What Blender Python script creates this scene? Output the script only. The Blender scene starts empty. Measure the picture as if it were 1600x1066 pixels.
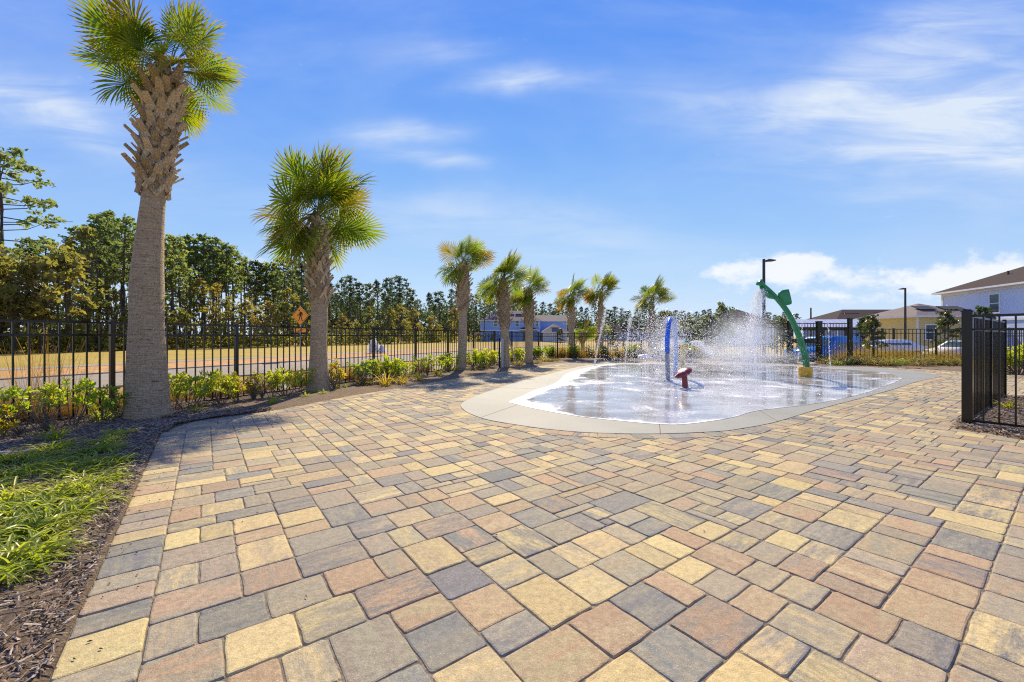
import bpy, bmesh, math, random
from mathutils import Vector, Matrix, noise as mnoise
R = random.Random(7)
rad = math.radians
sc = bpy.context.scene
COL = sc.collection

# ------------------------------------------------------------------ camera, world, sun, exposure
F_PX, HOR, CX, CAMH = 656.0, 526.0, 800.0, 1.08
cam_d = bpy.data.cameras.new('camera'); cam = bpy.data.objects.new('camera', cam_d); COL.objects.link(cam)
cam.location = (0, 0, CAMH); cam.rotation_euler = (rad(90), 0, 0)
cam_d.sensor_width = 36; cam_d.lens = F_PX / 1600 * 36; cam_d.shift_y = -(533 - HOR) / 1600
cam_d.clip_start = 0.05; cam_d.clip_end = 6000
sc.camera = cam
SUN_EL, SUN_AZ = rad(42), rad(1.0)
sc.view_settings.view_transform = 'Standard'; sc.view_settings.look = 'None'
sc.view_settings.gamma = 1; sc.view_settings.use_curve_mapping = False
sc.view_settings.exposure = 0.82
SKY_STRENGTH, SUN_STRENGTH = 0.10, 4.2
sc.cycles.use_denoising = False; sc.cycles.filter_width = 1.15
sc.cycles.max_bounces = 8; sc.cycles.transparent_max_bounces = 16; sc.cycles.volume_bounces = 1

sun_d = bpy.data.lights.new('sun', 'SUN'); sun = bpy.data.objects.new('sun', sun_d); COL.objects.link(sun)
sun_d.energy = SUN_STRENGTH; sun_d.angle = rad(0.55); sun_d.color = (1, 0.845, 0.60)
sdir = Vector((math.sin(SUN_AZ) * math.cos(SUN_EL), math.cos(SUN_AZ) * math.cos(SUN_EL), math.sin(SUN_EL)))
sun.rotation_mode = 'QUATERNION'; sun.rotation_quaternion = sdir.to_track_quat('Z', 'Y'); sun.location = (0, 30, 40)

def pix(px, py, z=0.0):
    d = F_PX * (CAMH - z) / (py - HOR); return Vector(((px - CX) / F_PX * d, d, z))
def dep(px, py, d):
    return Vector(((px - CX) / F_PX * d, d, CAMH + (HOR - py) * d / F_PX))

# ---- small node helper
class NT:
    def __init__(s, tree): s.t = tree; s.n = tree.nodes; s.l = tree.links
    def new(s, typ, **kw):
        n = s.n.new(typ)
        for k, v in kw.items(): setattr(n, k, v)
        return n
    def put(s, sock, v):
        if isinstance(v, bpy.types.NodeSocket): s.l.new(v, sock)
        elif v is not None:
            if hasattr(sock.default_value, '__len__') and not hasattr(v, '__len__'): v = (v,) * len(sock.default_value)
            if hasattr(v, '__len__') and len(sock.default_value) == 4 and len(v) == 3: v = (*v, 1)
            sock.default_value = v
    def math(s, op, a, b=None, c=None, clamp=False):
        n = s.new('ShaderNodeMath', operation=op, use_clamp=clamp)
        for i, v in enumerate((a, b, c)):
            if v is not None: s.put(n.inputs[i], v)
        return n.outputs[0]
    def vmath(s, op, a, b=None):
        n = s.new('ShaderNodeVectorMath', operation=op); s.put(n.inputs[0], a)
        if b is not None: s.put(n.inputs[3 if op == 'SCALE' else 1], b)
        return n.outputs['Value'] if op in ('DOT_PRODUCT', 'LENGTH') else n.outputs[0]
    def mix(s, f, a, b, blend='MIX'):
        n = s.new('ShaderNodeMix', data_type='RGBA', blend_type=blend)
        s.put(n.inputs[0], f); s.put(n.inputs[6], a); s.put(n.inputs[7], b); return n.outputs[2]
    def noise(s, vec=None, scale=5, detail=3, rough=.55, dist=0):
        n = s.new('ShaderNodeTexNoise')
        if vec is not None: s.l.new(vec, n.inputs['Vector'])
        n.inputs['Scale'].default_value = scale; n.inputs['Detail'].default_value = detail
        n.inputs['Roughness'].default_value = rough; n.inputs['Distortion'].default_value = dist
        return n.outputs['Fac']
    def mapv(s, vec, scale=(1, 1, 1), loc=(0, 0, 0), rot=(0, 0, 0)):
        n = s.new('ShaderNodeMapping'); s.l.new(vec, n.inputs[0]); n.inputs['Scale'].default_value = scale
        n.inputs['Location'].default_value = loc; n.inputs['Rotation'].default_value = rot; return n.outputs[0]
    def step(s, v, a, b, lo=0.0, hi=1.0):
        n = s.new('ShaderNodeMapRange', interpolation_type='SMOOTHSTEP'); s.put(n.inputs[0], v)
        n.inputs[1].default_value = a; n.inputs[2].default_value = b; n.inputs[3].default_value = lo; n.inputs[4].default_value = hi
        return n.outputs[0]
    def ramp(s, f, stops):
        n = s.new('ShaderNodeValToRGB'); s.put(n.inputs[0], f); el = n.color_ramp.elements
        while len(el) < len(stops): el.new(.5)
        for e, (p, c) in zip(el, stops): e.position = p; e.color = (*c, 1)
        return n.outputs[0]

# ---- the sky: a physical sky with thin cirrus and low cumulus
world = bpy.data.worlds.new('World'); sc.world = world; world.use_nodes = True
W = NT(world.node_tree); W.n.clear()
def build_sky():
    sky = W.new('ShaderNodeTexSky', sky_type='NISHITA', sun_disc=False)
    sky.sun_elevation = SUN_EL; sky.sun_rotation = SUN_AZ; sky.air_density = 1.0; sky.dust_density = 0.0; sky.ozone_density = 3.0; sky.altitude = 300
    tc = W.new('ShaderNodeTexCoord').outputs['Generated']
    sx = W.new('ShaderNodeSeparateXYZ'); W.l.new(tc, sx.inputs[0])
    x, y, z = sx.outputs
    yy = W.math('MAXIMUM', W.math('ABSOLUTE', y), 0.02)
    u = W.math('DIVIDE', x, yy); v = W.math('DIVIDE', z, yy)
    front = W.step(y, 0.0, 0.25)
    # warp so that the wisps curl
    cv = W.new('ShaderNodeCombineXYZ'); W.l.new(u, cv.inputs[0]); W.l.new(v, cv.inputs[1])
    base = cv.outputs[0]
    w1 = W.math('SUBTRACT', W.noise(base, 2.2, 4), .5)
    w2 = W.math('SUBTRACT', W.noise(W.mapv(base, loc=(5, 3, 1)), 2.2, 4), .5)
    uw = W.math('MULTIPLY_ADD', w1, .30, u); vw = W.math('MULTIPLY_ADD', w2, .16, v)
    wispy = W.step(W.noise(W.mapv(base, scale=(1.6, 8.5, 1), rot=(0, 0, rad(-8))), 1.7, 7, .6, 0.7), .28, .78)
    tot = None
    def blob(px, py, rx, ry, ang, amp):
        nonlocal tot
        cu, cw = (px - CX) / F_PX, (HOR - py) / F_PX
        ca, sa = math.cos(rad(ang)), math.sin(rad(ang))
        du = W.math('SUBTRACT', uw, cu); dv = W.math('SUBTRACT', vw, cw)
        a = W.math('MULTIPLY_ADD', du, ca * F_PX / rx, W.math('MULTIPLY', dv, sa * F_PX / rx))
        b = W.math('MULTIPLY_ADD', dv, ca * F_PX / ry, W.math('MULTIPLY', du, -sa * F_PX / ry))
        r = W.math('MULTIPLY_ADD', a, a, W.math('MULTIPLY', b, b))
        g = W.math('MULTIPLY', W.math('POWER', 2.718, W.math('MULTIPLY', r, -1.0)), amp)
        tot = g if tot is None else W.math('ADD', tot, g)
    for bl in [(1180, 165, 190, 34, -4, .75), (1330, 120, 150, 50, 25, .7), (1480, 70, 150, 80, 35, .75), (1540, 190, 260, 60, 8, 1.05),
               (1400, 230, 180, 28, 6, .55), (1540, 255, 180, 20, 5, .75), (1370, 318, 90, 12, 3, .3), (815, 122, 90, 17, 3, 1.25),
               (615, 203, 90, 20, 5, 1.05), (680, 245, 70, 15, -3, .9), (700, 85, 80, 18, 5, .6), (60, 150, 190, 46, -12, .95), (150, 210, 120, 30, -18, .7),
               (760, 350, 250, 40, -6, .62), (950, 410, 260, 34, 0, .3), (1500, 330, 300, 50, 0, .25), (420, 330, 240, 60, -8, .2), (1720, 120, 260, 130, 20, .7), (-250, 200, 240, 70, -8, .4)]:
        blob(*bl)
    cir = W.math('MULTIPLY', tot, W.math('MULTIPLY_ADD', wispy, .62, .16))
    # unseen cirrus continuing beyond the frame, strengthened to brighten the fill light
    thin = W.math('MULTIPLY', W.step(W.noise(W.mapv(tc, scale=(1.4, 3.2, 5), rot=(0, 0, .4)), 2.0, 6, .6, .5), .36, .8), .8)
    veil = W.math('MULTIPLY', W.step(W.noise(W.mapv(base, scale=(1, 2.4, 1), loc=(2, 7, 0)), 1.3, 5, .6, .4), .35, .8), .22)
    cir = W.math('MULTIPLY_ADD', veil, front, cir)
    cir = W.math('ADD', W.math('MULTIPLY', cir, front), W.math('MULTIPLY', thin, W.math('SUBTRACT', 1, front)))
    # low cumulus, cauliflower edged
    tot = None
    uw, vw = W.math('MULTIPLY_ADD', w1, .10, u), W.math('MULTIPLY_ADD', w2, .07, v)
    for bl in [(1215, 430, 110, 26, 0, 1.15), (1255, 408, 50, 12, 0, .9), (1130, 425, 40, 12, 0, .7), (1450, 443, 130, 26, 0, 1.1), (1540, 440, 70, 24, 0, 1.05), (1300, 462, 60, 10, 0, .6),
               (410, 408, 26, 9, 0, .8), (560, 455, 60, 16, 0, .8), (1720, 430, 150, 40, 0, 1.0), (-150, 430, 150, 30, 0, .9)]:
        blob(*bl)
    puff = W.noise(W.mapv(base, scale=(1, 1.7, 1)), 13, 8, .62)
    cum = W.step(W.math('ADD', tot, W.math('MULTIPLY', W.math('SUBTRACT', puff, .52), 2.4)), .32, 1.15)
    cum = W.math('MULTIPLY', W.math('MULTIPLY', cum, front), .8)
    # sky colour: the camera's shoulder on the bright horizon, channel by channel
    sp = W.new('ShaderNodeSeparateColor'); W.l.new(sky.outputs[0], sp.inputs[0]); cc = W.new('ShaderNodeCombineColor')
    for i, (ka, kk, kp) in enumerate(((1.351, 1.754, 2.0), (1.206, 1.128, 1.5), (5.6, 5.4, 1.0))):
        xx = W.math('POWER', W.math('MULTIPLY', sp.outputs[i], .168), kp)
        W.l.new(W.math('DIVIDE', W.math('MULTIPLY', xx, ka / .168), W.math('MULTIPLY_ADD', xx, kk, 1.0)), cc.inputs[i])
    hz = W.math('MULTIPLY', W.math('POWER', 2.718, W.math('MULTIPLY', W.math('MAXIMUM', z, 0), -3.5)), .42)
    skyc = W.mix(hz, cc.outputs[0], (3.93, 4.7, 5.65))
    c = W.mix(W.math('MINIMUM', cir, .93), skyc, CLOUD_C)
    c = W.mix(cum, c, CUM_C)
    bg = W.new('ShaderNodeBackground'); W.l.new(c, bg.inputs[0]); bg.inputs[1].default_value = SKY_STRENGTH
    out = W.new('ShaderNodeOutputWorld'); W.l.new(bg.outputs[0], out.inputs[0])
CLOUD_C, CUM_C = (4.3, 4.8, 5.5), (5.7, 5.75, 5.8)
build_sky()

# ------------------------------------------------------------------ materials
def material(name):
    m = bpy.data.materials.new(name); m.use_nodes = True; t = NT(m.node_tree)
    return m, t, t.n['Principled BSDF'], t.n['Material Output']
def basic(name, col, rough=.6, metal=0, var=.12, scale=6, bump=0, bscale=60, spec=.5, coord='Object', stretch=(1, 1, 1)):
    m, t, p, o = material(name)
    co = t.mapv(t.new('ShaderNodeTexCoord').outputs[coord], scale=stretch)
    n = t.noise(co, scale, 5)
    a = tuple(c * (1 - var) for c in col); b = tuple(min(1, c * (1 + var)) for c in col)
    t.put(p.inputs['Base Color'], t.mix(t.step(n, .3, .7), a, b))
    p.inputs['Roughness'].default_value = rough; p.inputs['Metallic'].default_value = metal; p.inputs['Specular IOR Level'].default_value = spec
    if bump:
        bn = t.new('ShaderNodeBump'); bn.inputs['Strength'].default_value = bump; bn.inputs['Distance'].default_value = .01
        t.l.new(t.noise(co, bscale, 4), bn.inputs['Height']); t.l.new(bn.outputs[0], p.inputs['Normal'])
    return m
def leafmat(name, cols, trans=.5, tcol=None, spec=.25, rough=.55, scale=3, tipcol=None):
    """leaf: diffuse front + light passing through; colour varies per plant and within it"""
    m, t, p, o = material(name)
    oi = t.new('ShaderNodeObjectInfo'); geo = t.new('ShaderNodeTexCoord')
    n = t.noise(geo.outputs['Object'], scale, 3)
    f = t.math('ADD', t.math('MULTIPLY', t.math('SUBTRACT', n, .5), 1.6), t.math('MULTIPLY_ADD', oi.outputs['Random'], .6, .2), clamp=True)
    st = [(i / max(1, len(cols) - 1), c) for i, c in enumerate(cols)]
    c = t.ramp(f, st)
    if tipcol is not None:
        at = t.new('ShaderNodeAttribute'); at.attribute_name = 'tip'
        c = t.mix(at.outputs['Fac'], c, tipcol)
    t.put(p.inputs['Base Color'], c); p.inputs['Roughness'].default_value = rough; p.inputs['Specular IOR Level'].default_value = spec
    tr = t.new('ShaderNodeBsdfTranslucent')
    t.put(tr.inputs[0], t.mix(1.0, c, tcol or (1.5, 1.6, .7), 'MULTIPLY'))
    mx = t.new('ShaderNodeMixShader'); mx.inputs[0].default_value = trans
    t.l.new(p.outputs[0], mx.inputs[1]); t.l.new(tr.outputs[0], mx.inputs[2]); t.l.new(mx.outputs[0], o.inputs[0])
    return m
M = {}
def mats():
    # concrete pavers: two blended tones per stone, streaked, gritty
    m, t, p, o = material('paver_concrete')
    ca = t.new('ShaderNodeAttribute'); ca.attribute_name = 'ca'; cb = t.new('ShaderNodeAttribute'); cb.attribute_name = 'cb'
    uv = t.new('ShaderNodeUVMap'); uv.uv_map = 'uv'
    st = t.noise(t.mapv(uv.outputs[0], scale=(2.4, 12, 1)), 1.0, 6, .66, .2)
    st2 = t.noise(t.mapv(uv.outputs[0], scale=(14, 60, 1), loc=(3, 3, 0)), 1.0, 4, .65)
    f = t.step(t.math('MULTIPLY_ADD', st2, .34, t.math('MULTIPLY', st, .8)), .43, .68)
    c = t.mix(f, ca.outputs['Color'], cb.outputs['Color'])
    obj = t.new('ShaderNodeNewGeometry').outputs['Position']
    g = t.noise(obj, 240, 3, .7); g2 = t.noise(obj, 34, 4, .6)
    k = t.math('MULTIPLY', t.step(g, .25, .75, .70, 1.26), t.step(g2, .3, .7, .84, 1.12))
    cc = t.new('ShaderNodeCombineXYZ')
    for i in range(3): t.l.new(k, cc.inputs[i])
    c = t.mix(1.0, c, cc.outputs[0], 'MULTIPLY')
    spk = t.step(t.noise(obj, 170, 1, .5), .69, .75, 0, .6)
    c = t.mix(spk, c, (.62, .57, .48))
    stain = t.step(t.noise(obj, 1.3, 5, .6), .35, .75, 0, .22)
    c = t.mix(stain, c, (.27, .23, .18))
    t.put(p.inputs['Base Color'], c); p.inputs['Roughness'].default_value = .8; p.inputs['Specular IOR Level'].default_value = .2
    b = t.new('ShaderNodeBump'); b.inputs['Strength'].default_value = .5; b.inputs['Distance'].default_value = .004
    t.l.new(t.math('ADD', g, t.math('MULTIPLY', t.noise(obj, 70, 3), 1.2)), b.inputs['Height']); t.l.new(b.outputs[0], p.inputs['Normal'])
    M['paver'] = m
    M['sand'] = basic('joint_sand', (.19, .155, .11), .95, var=.4, scale=40, bump=.6, bscale=200)
    # pad concrete
    m, t, p, o = material('broomed_concrete')
    co = t.new('ShaderNodeTexCoord').outputs['Object']
    n = t.noise(co, .9, 6, .6, .3); fine = t.noise(co, 60, 4, .6)
    c = t.mix(t.step(n, .3, .7), (.185, .198, .175), (.235, .248, .222)); c = t.mix(t.step(fine, .35, .75, 0, .35), c, (.16, .165, .145))
    t.put(p.inputs['Base Color'], c); p.inputs['Roughness'].default_value = .7
    b = t.new('ShaderNodeBump'); b.inputs['Strength'].default_value = .25; b.inputs['Distance'].default_value = .003
    t.l.new(t.noise(co, 120, 3), b.inputs['Height']); t.l.new(b.outputs[0], p.inputs['Normal'])
    M['concrete'] = m
    # wet film with foam
    m, t, p, o = material('shallow_water')
    co = t.new('ShaderNodeTexCoord').outputs['Object']
    fa = t.new('ShaderNodeAttribute'); fa.attribute_name = 'foam'
    fn = t.noise(t.mapv(co, scale=(1, .8, 1)), 1.6, 6, .62, .5); fn2 = t.noise(co, 22, 4, .7)
    foam = t.step(t.math('ADD', fa.outputs['Fac'], t.math('MULTIPLY', t.math('SUBTRACT', t.math('MULTIPLY_ADD', fn2, .55, fn), .775), 2.1)), .25, 1.0)
    patch = t.step(t.noise(t.mapv(co, scale=(.45, 1.3, 1), loc=(4, 1, 0)), 1.1, 5, .6, .4), .42, .62)
    c = t.mix(patch, (.27, .275, .28), (.42, .43, .45))
    c = t.mix(t.math('MULTIPLY', foam, .92), c, (.80, .82, .84))
    t.put(p.inputs['Base Color'], c)
    t.put(p.inputs['Roughness'], t.math('MULTIPLY_ADD', foam, .55, .07)); p.inputs['IOR'].default_value = 1.33; p.inputs['Specular IOR Level'].default_value = .62
    b = t.new('ShaderNodeBump'); b.inputs['Strength'].default_value = .08; b.inputs['Distance'].default_value = .02
    t.l.new(t.math('ADD', t.noise(t.mapv(co, scale=(.8, 1.4, 1)), 7, 3, .5, .6), t.math('MULTIPLY', t.noise(co, 30, 3), .35)), b.inputs['Height']); t.l.new(b.outputs[0], p.inputs['Normal'])
    M['water'] = m
    # mulch ground
    m, t, p, o = material('bark_mulch')
    co = t.new('ShaderNodeTexCoord').outputs['Object']
    n = t.noise(t.mapv(co, scale=(1, 2.2, 1), rot=(0, 0, .6)), 38, 5, .7, .8); n2 = t.noise(co, 1.2, 4)
    c = t.ramp(n, [(.25, (.03, .02, .012)), (.41, (.125, .082, .046)), (.58, (.26, .18, .10)), (.76, (.43, .325, .205))])
    c = t.mix(t.step(n2, .4, .7, 0, .35), c, (.15, .11, .08))
    t.put(p.inputs['Base Color'], c); p.inputs['Roughness'].default_value = .92
    b = t.new('ShaderNodeBump'); b.inputs['Strength'].default_value = 1; b.inputs['Distance'].default_value = .03
    t.l.new(n, b.inputs['Height']); t.l.new(b.outputs[0], p.inputs['Normal'])
    M['mulch'] = m
    m, t, p, o = material('mulch_chip')
    at = t.new('ShaderNodeAttribute'); at.attribute_name = 'ca'
    co = t.new('ShaderNodeTexCoord').outputs['Object']
    t.put(p.inputs['Base Color'], t.mix(t.step(t.noise(co, 160, 3), .35, .7, 0, .5), at.outputs['Color'], (.03, .022, .016))); p.inputs['Roughness'].default_value = .85
    M['chip'] = m
    # palm
    m, t, p, o = material('palm_trunk_bark')
    co = t.new('ShaderNodeTexCoord').outputs['Object']
    ring = t.noise(t.mapv(co, scale=(1.2, 1.2, 9)), 4.5, 5, .65, .4); fib = t.noise(t.mapv(co, scale=(16, 16, 3.2)), 3, 5, .7, .5); big = t.noise(co, 2, 4)
    c = t.ramp(t.math('MULTIPLY_ADD', fib, .5, t.math('MULTIPLY', ring, .55)), [(.32, (.17, .118, .06)), (.42, (.46, .34, .19)), (.56, (.60, .455, .265)), (.74, (.70, .56, .36))])
    c = t.mix(t.step(big, .4, .75, 0, .4), c, (.40, .31, .19))
    crack = t.step(t.noise(t.mapv(co, scale=(2.6, 2.6, 15)), 3.2, 4, .6, .8), .60, .68, 0, .8); pit = t.step(t.noise(t.mapv(co, scale=(20, 20, 9)), 2.2, 3, .6), .60, .72, 0, .7)
    c = t.mix(crack, c, (.085, .055, .03)); c = t.mix(pit, c, (.12, .082, .045))
    t.put(p.inputs['Base Color'], c); p.inputs['Roughness'].default_value = .9
    b = t.new('ShaderNodeBump'); b.inputs['Strength'].default_value = 1.0; b.inputs['Distance'].default_value = .035
    t.l.new(t.math('ADD', fib, t.math('MULTIPLY', ring, 1.6)), b.inputs['Height']); t.l.new(b.outputs[0], p.inputs['Normal'])
    M['palm_trunk'] = m
    m, t, p, o = material('palm_leaf_base')
    co = t.new('ShaderNodeTexCoord').outputs['Object']; oi = t.new('ShaderNodeObjectInfo')
    fib = t.noise(t.mapv(co, scale=(40, 40, 5)), 2, 4, .65)
    c = t.ramp(t.math('ADD', fib, t.math('MULTIPLY_ADD', oi.outputs['Random'], .22, -.1)), [(.25, (.10, .066, .036)), (.5, (.40, .30, .175)), (.72, (.70, .57, .38))])
    t.put(p.inputs['Base Color'], c); p.inputs['Roughness'].default_value = .85
    b = t.new('ShaderNodeBump'); b.inputs['Strength'].default_value = .5; b.inputs['Distance'].default_value = .01
    t.l.new(fib, b.inputs['Height']); t.l.new(b.outputs[0], p.inputs['Normal'])
    M['boot'] = m
    M['frond'] = leafmat('palm_frond', [(.065, .12, .022), (.11, .175, .024), (.185, .23, .024)], .5, (2.4, 2.2, .4), scale=1.2, rough=.42, spec=.4, tipcol=(.26, .19, .045))
    M['frond_yellow'] = leafmat('palm_frond_yellowing', [(.14, .16, .02), (.22, .19, .02), (.30, .19, .03)], .45, (1.6, 1.5, .6), scale=1.2, tipcol=(.3, .17, .05))
    M['frond_dead'] = leafmat('palm_frond_dry', [(.22, .15, .07), (.3, .19, .08)], .35, (1.2, 1.1, .8), scale=1.2)
    M['petiole'] = basic('palm_petiole', (.12, .16, .045), .5, var=.25)
    M['black'] = basic('black_powder_coat', (.005, .005, .0055), .24, var=.2, spec=.45)
    M['pine'] = leafmat('pine_needles', [(.078, .112, .058), (.11, .145, .064), (.155, .175, .07)], .62, (2.3, 2.3, 1.1), scale=.6)
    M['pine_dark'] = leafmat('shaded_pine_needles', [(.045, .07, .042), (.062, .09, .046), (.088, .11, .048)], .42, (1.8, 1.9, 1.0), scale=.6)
    M['decid'] = leafmat('autumn_leaves', [(.11, .13, .045), (.16, .165, .052), (.20, .18, .058), (.21, .15, .065)], .58, (2.0, 1.9, .9), scale=.35)
    M['under'] = leafmat('undergrowth_leaves', [(.09, .12, .04), (.14, .165, .045), (.19, .18, .05), (.22, .16, .06)], .55, (1.9, 1.9, .8), scale=.35)
    M['oak'] = leafmat('small_tree_leaves', [(.06, .085, .03), (.09, .115, .035), (.12, .125, .045)], .45, (1.8, 1.8, .8), scale=1.5)
    M['magnolia'] = leafmat('magnolia_leaves', [(.035, .06, .02), (.065, .095, .03), (.12, .12, .05)], .35, (1.7, 1.8, .7), spec=.5, rough=.35, scale=2)
    M['pine_bark'] = basic('pine_bark', (.085, .066, .056), .9, var=.4, scale=5, bump=.6, stretch=(3, 3, 1))
    M['twig'] = basic('twig_bark', (.14, .115, .085), .85, var=.35, scale=30)
    M['shrub'] = leafmat('glossy_shrub_leaves', [(.15, .25, .025), (.29, .36, .03), (.42, .41, .035)], .5, (2.1, 2.0, .5), spec=.4, rough=.4, scale=5)
    M['shrub_y'] = leafmat('yellow_shrub_leaves', [(.24, .24, .025), (.38, .32, .03), (.42, .31, .04)], .5, (1.7, 1.6, .5), spec=.4, rough=.4, scale=5)
    M['lirio'] = leafmat('liriope_blades', [(.12, .18, .028), (.26, .31, .045), (.43, .41, .10)], .45, (2.0, 2.0, .5), spec=.4, rough=.4, scale=3, tipcol=(.27, .25, .08))
    M['lirio_b'] = leafmat('browning_grass_blades', [(.11, .13, .035), (.22, .19, .07), (.32, .23, .10)], .4, (1.6, 1.5, .7), scale=6, tipcol=(.27, .19, .08))
    M['strap'] = leafmat('strap_leaves', [(.20, .24, .025), (.38, .34, .04), (.42, .30, .08)], .45, (1.7, 1.6, .5), scale=6)
    M['muhly'] = leafmat('muhly_grass', [(.20, .15, .035), (.27, .19, .055), (.30, .17, .05)], .45, (1.6, 1.4, .7), scale=2)
    M['muhly_y'] = leafmat('golden_grass', [(.16, .15, .03), (.28, .22, .04), (.33, .22, .05)], .45, (1.7, 1.5, .6), scale=2)
    M['field'] = None
    m, t, p, o = material('dry_lawn')
    co = t.new('ShaderNodeTexCoord').outputs['Object']
    c = t.mix(t.step(t.noise(co, .35, 5), .35, .65), (.33, .25, .035), (.43, .30, .045)); c = t.mix(t.step(t.noise(co, 6, 5, .7), .4, .7, 0, .5), c, (.24, .20, .035))
    t.put(p.inputs['Base Color'], c); p.inputs['Roughness'].default_value = .95
    b = t.new('ShaderNodeBump'); b.inputs['Strength'].default_value = .7; b.inputs['Distance'].default_value = .05
    t.l.new(t.noise(co, 25, 4, .7), b.inputs['Height']); t.l.new(b.outputs[0], p.inputs['Normal'])
    M['field'] = m
    M['verge'] = basic('straw_verge', (.42, .235, .075), .95, var=.3, scale=4, bump=.6, bscale=40)
    M['asphalt'] = basic('worn_asphalt', (.25, .212, .16), .9, var=.15, scale=3, bump=.4, bscale=90)
    M['sidewalk'] = basic('pale_sidewalk', (.27, .235, .19), .85, var=.1, scale=2)
    M['kerb'] = basic('concrete_kerb', (.25, .225, .19), .85, var=.12, scale=3)
    def siding(name, col):
        m, t, p, o = material(name)
        co = t.new('ShaderNodeTexCoord').outputs['Object']; s = t.new('ShaderNodeSeparateXYZ'); t.l.new(co, s.inputs[0])
        fr = t.math('FRACT', t.math('MULTIPLY', s.outputs[2], 5.6))
        t.put(p.inputs['Base Color'], t.mix(t.step(t.noise(co, 1.5, 4), .3, .7), tuple(c * .94 for c in col), col)); p.inputs['Roughness'].default_value = .6
        b = t.new('ShaderNodeBump'); b.inputs['Strength'].default_value = .6; b.inputs['Distance'].default_value = .02
        t.l.new(fr, b.inputs['Height']); t.l.new(b.outputs[0], p.inputs['Normal'])
        return m
    M['wall_blue'] = siding('blue_siding', (.27, .44, .84)); M['wall_white'] = siding('white_siding', (.66, .75, .94)); M['wall_grey'] = siding('pale_grey_siding', (.5, .53, .62))
    M['wall_yellow'] = siding('yellow_stucco', (.70, .57, .25)); M['wall_dblue'] = siding('steel_blue_siding', (.20, .29, .52))
    m, t, p, o = material('shingle_roof')
    co = t.new('ShaderNodeTexCoord').outputs['Object']
    br = t.new('ShaderNodeTexBrick'); t.l.new(t.mapv(co, scale=(1, 1, 2.6)), br.inputs[0]); br.inputs['Scale'].default_value = 3.2
    br.inputs['Color1'].default_value = (.06, .046, .043, 1); br.inputs['Color2'].default_value = (.078, .06, .057, 1); br.inputs['Mortar'].default_value = (.042, .033, .031, 1)
    t.put(p.inputs['Base Color'], t.mix(t.step(t.noise(co, 3, 5), .35, .7, 0, .4), br.outputs[0], (.055, .044, .042))); p.inputs['Roughness'].default_value = .9; p.inputs['Specular IOR Level'].default_value = .08
    M['shingle'] = m
    M['shingle_light'] = basic('weathered_shingle', (.15, .125, .118), .9, var=.15, scale=2)
    M['white_trim'] = basic('white_trim', (.76, .77, .78), .5, var=.04)
    M['glass'] = basic('dark_window_glass', (.035, .07, .085), .08, var=.3, spec=.8, scale=.7)
    M['vent'] = basic('dark_roof_vent', (.035, .035, .04), .6)
    M['metal_roof'] = basic('bare_metal_roof', (.66, .68, .70), .38, metal=.35, var=.06)
    M['dark_metal'] = basic('dark_bronze_metal', (.028, .024, .022), .42, var=.2)
    M['red_door'] = basic('orange_red_door', (.45, .12, .05), .55)
    M['green'] = basic('green_gelcoat', (.012, .22, .07), .28, var=.18, scale=3, spec=.55)
    M['yellow'] = basic('yellow_gelcoat', (.72, .40, .02), .4, var=.22, scale=9)
    M['pale_yellow'] = basic('pale_yellow_gelcoat', (.66, .50, .10), .4, var=.15, scale=9)
    M['blue_gel'] = basic('blue_gelcoat', (.015, .13, .66), .3, var=.2, scale=5)
    M['misted_gel'] = basic('wet_misted_gelcoat', (.30, .34, .38), .3, var=.35, scale=25)  # blue arch's lower leg, greyed for wetness and for mist put into the colour
    M['veiled_gel'] = basic('spray_veiled_gelcoat', (.34, .48, .76), .35, var=.15, scale=10)  # arch blue paled in the colour to imitate spray veiling the rear leg
    M['red_gel'] = basic('red_gelcoat', (.22, .028, .035), .3, var=.3, scale=20)
    M['sign_o'] = basic('orange_sign_face', (.95, .36, .012), .45, var=.03)
    M['sign_k'] = basic('black_sign_print', (.008, .008, .008), .5, var=.05)
    M['galv'] = basic('galvanised_steel', (.45, .46, .46), .45, metal=.5, var=.12, scale=12)
    M['stake'] = basic('weathered_board', (.42, .43, .46), .8, var=.2, scale=9, stretch=(8, 8, 1))
    M['wood'] = basic('bare_pine_brace', (.42, .30, .18), .75, var=.2, scale=9, stretch=(8, 8, 1))
    M['car_blue'] = basic('blue_car_paint', (.01, .17, .48), .18, var=.05, spec=.7); M['car_white'] = basic('white_car_paint', (.80, .81, .82), .2, var=.03, spec=.7)
    M['tyre'] = basic('tyre_rubber', (.018, .018, .018), .8); M['rim'] = basic('alloy_rim', (.5, .5, .52), .3, metal=.8)
    M['rubber'] = M['tyre']
    M['lamp_glass'] = basic('red_tail_lens', (.45, .02, .02), .2)
    M['head_glass'] = basic('clear_lamp_lens', (.7, .72, .74), .12)
    # water in the air
    m, t, p, o = material('water_droplets')
    p.inputs['Base Color'].default_value = (.93, .95, .97, 1); p.inputs['Roughness'].default_value = .2
    tr = t.new('ShaderNodeBsdfTranslucent'); tr.inputs[0].default_value = (.95, .96, .98, 1)
    mx = t.new('ShaderNodeMixShader'); mx.inputs[0].default_value = .6
    t.l.new(p.outputs[0], mx.inputs[1]); t.l.new(tr.outputs[0], mx.inputs[2]); t.l.new(mx.outputs[0], o.inputs[0])
    M['drops'] = m
    m, t, p, o = material('water_mist')
    t.n.remove(p)
    tc = t.new('ShaderNodeTexCoord').outputs['Object']
    r = t.vmath('LENGTH', tc)
    d = t.math('MULTIPLY', t.step(r, .15, 1.0, 1, 0), t.step(t.noise(tc, 2.2, 2), .25, .7, .25, 1.0))
    oi = t.new('ShaderNodeObjectInfo'); dens = t.math('MULTIPLY', d, t.math('MULTIPLY', oi.outputs['Alpha'], 1.0))
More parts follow.
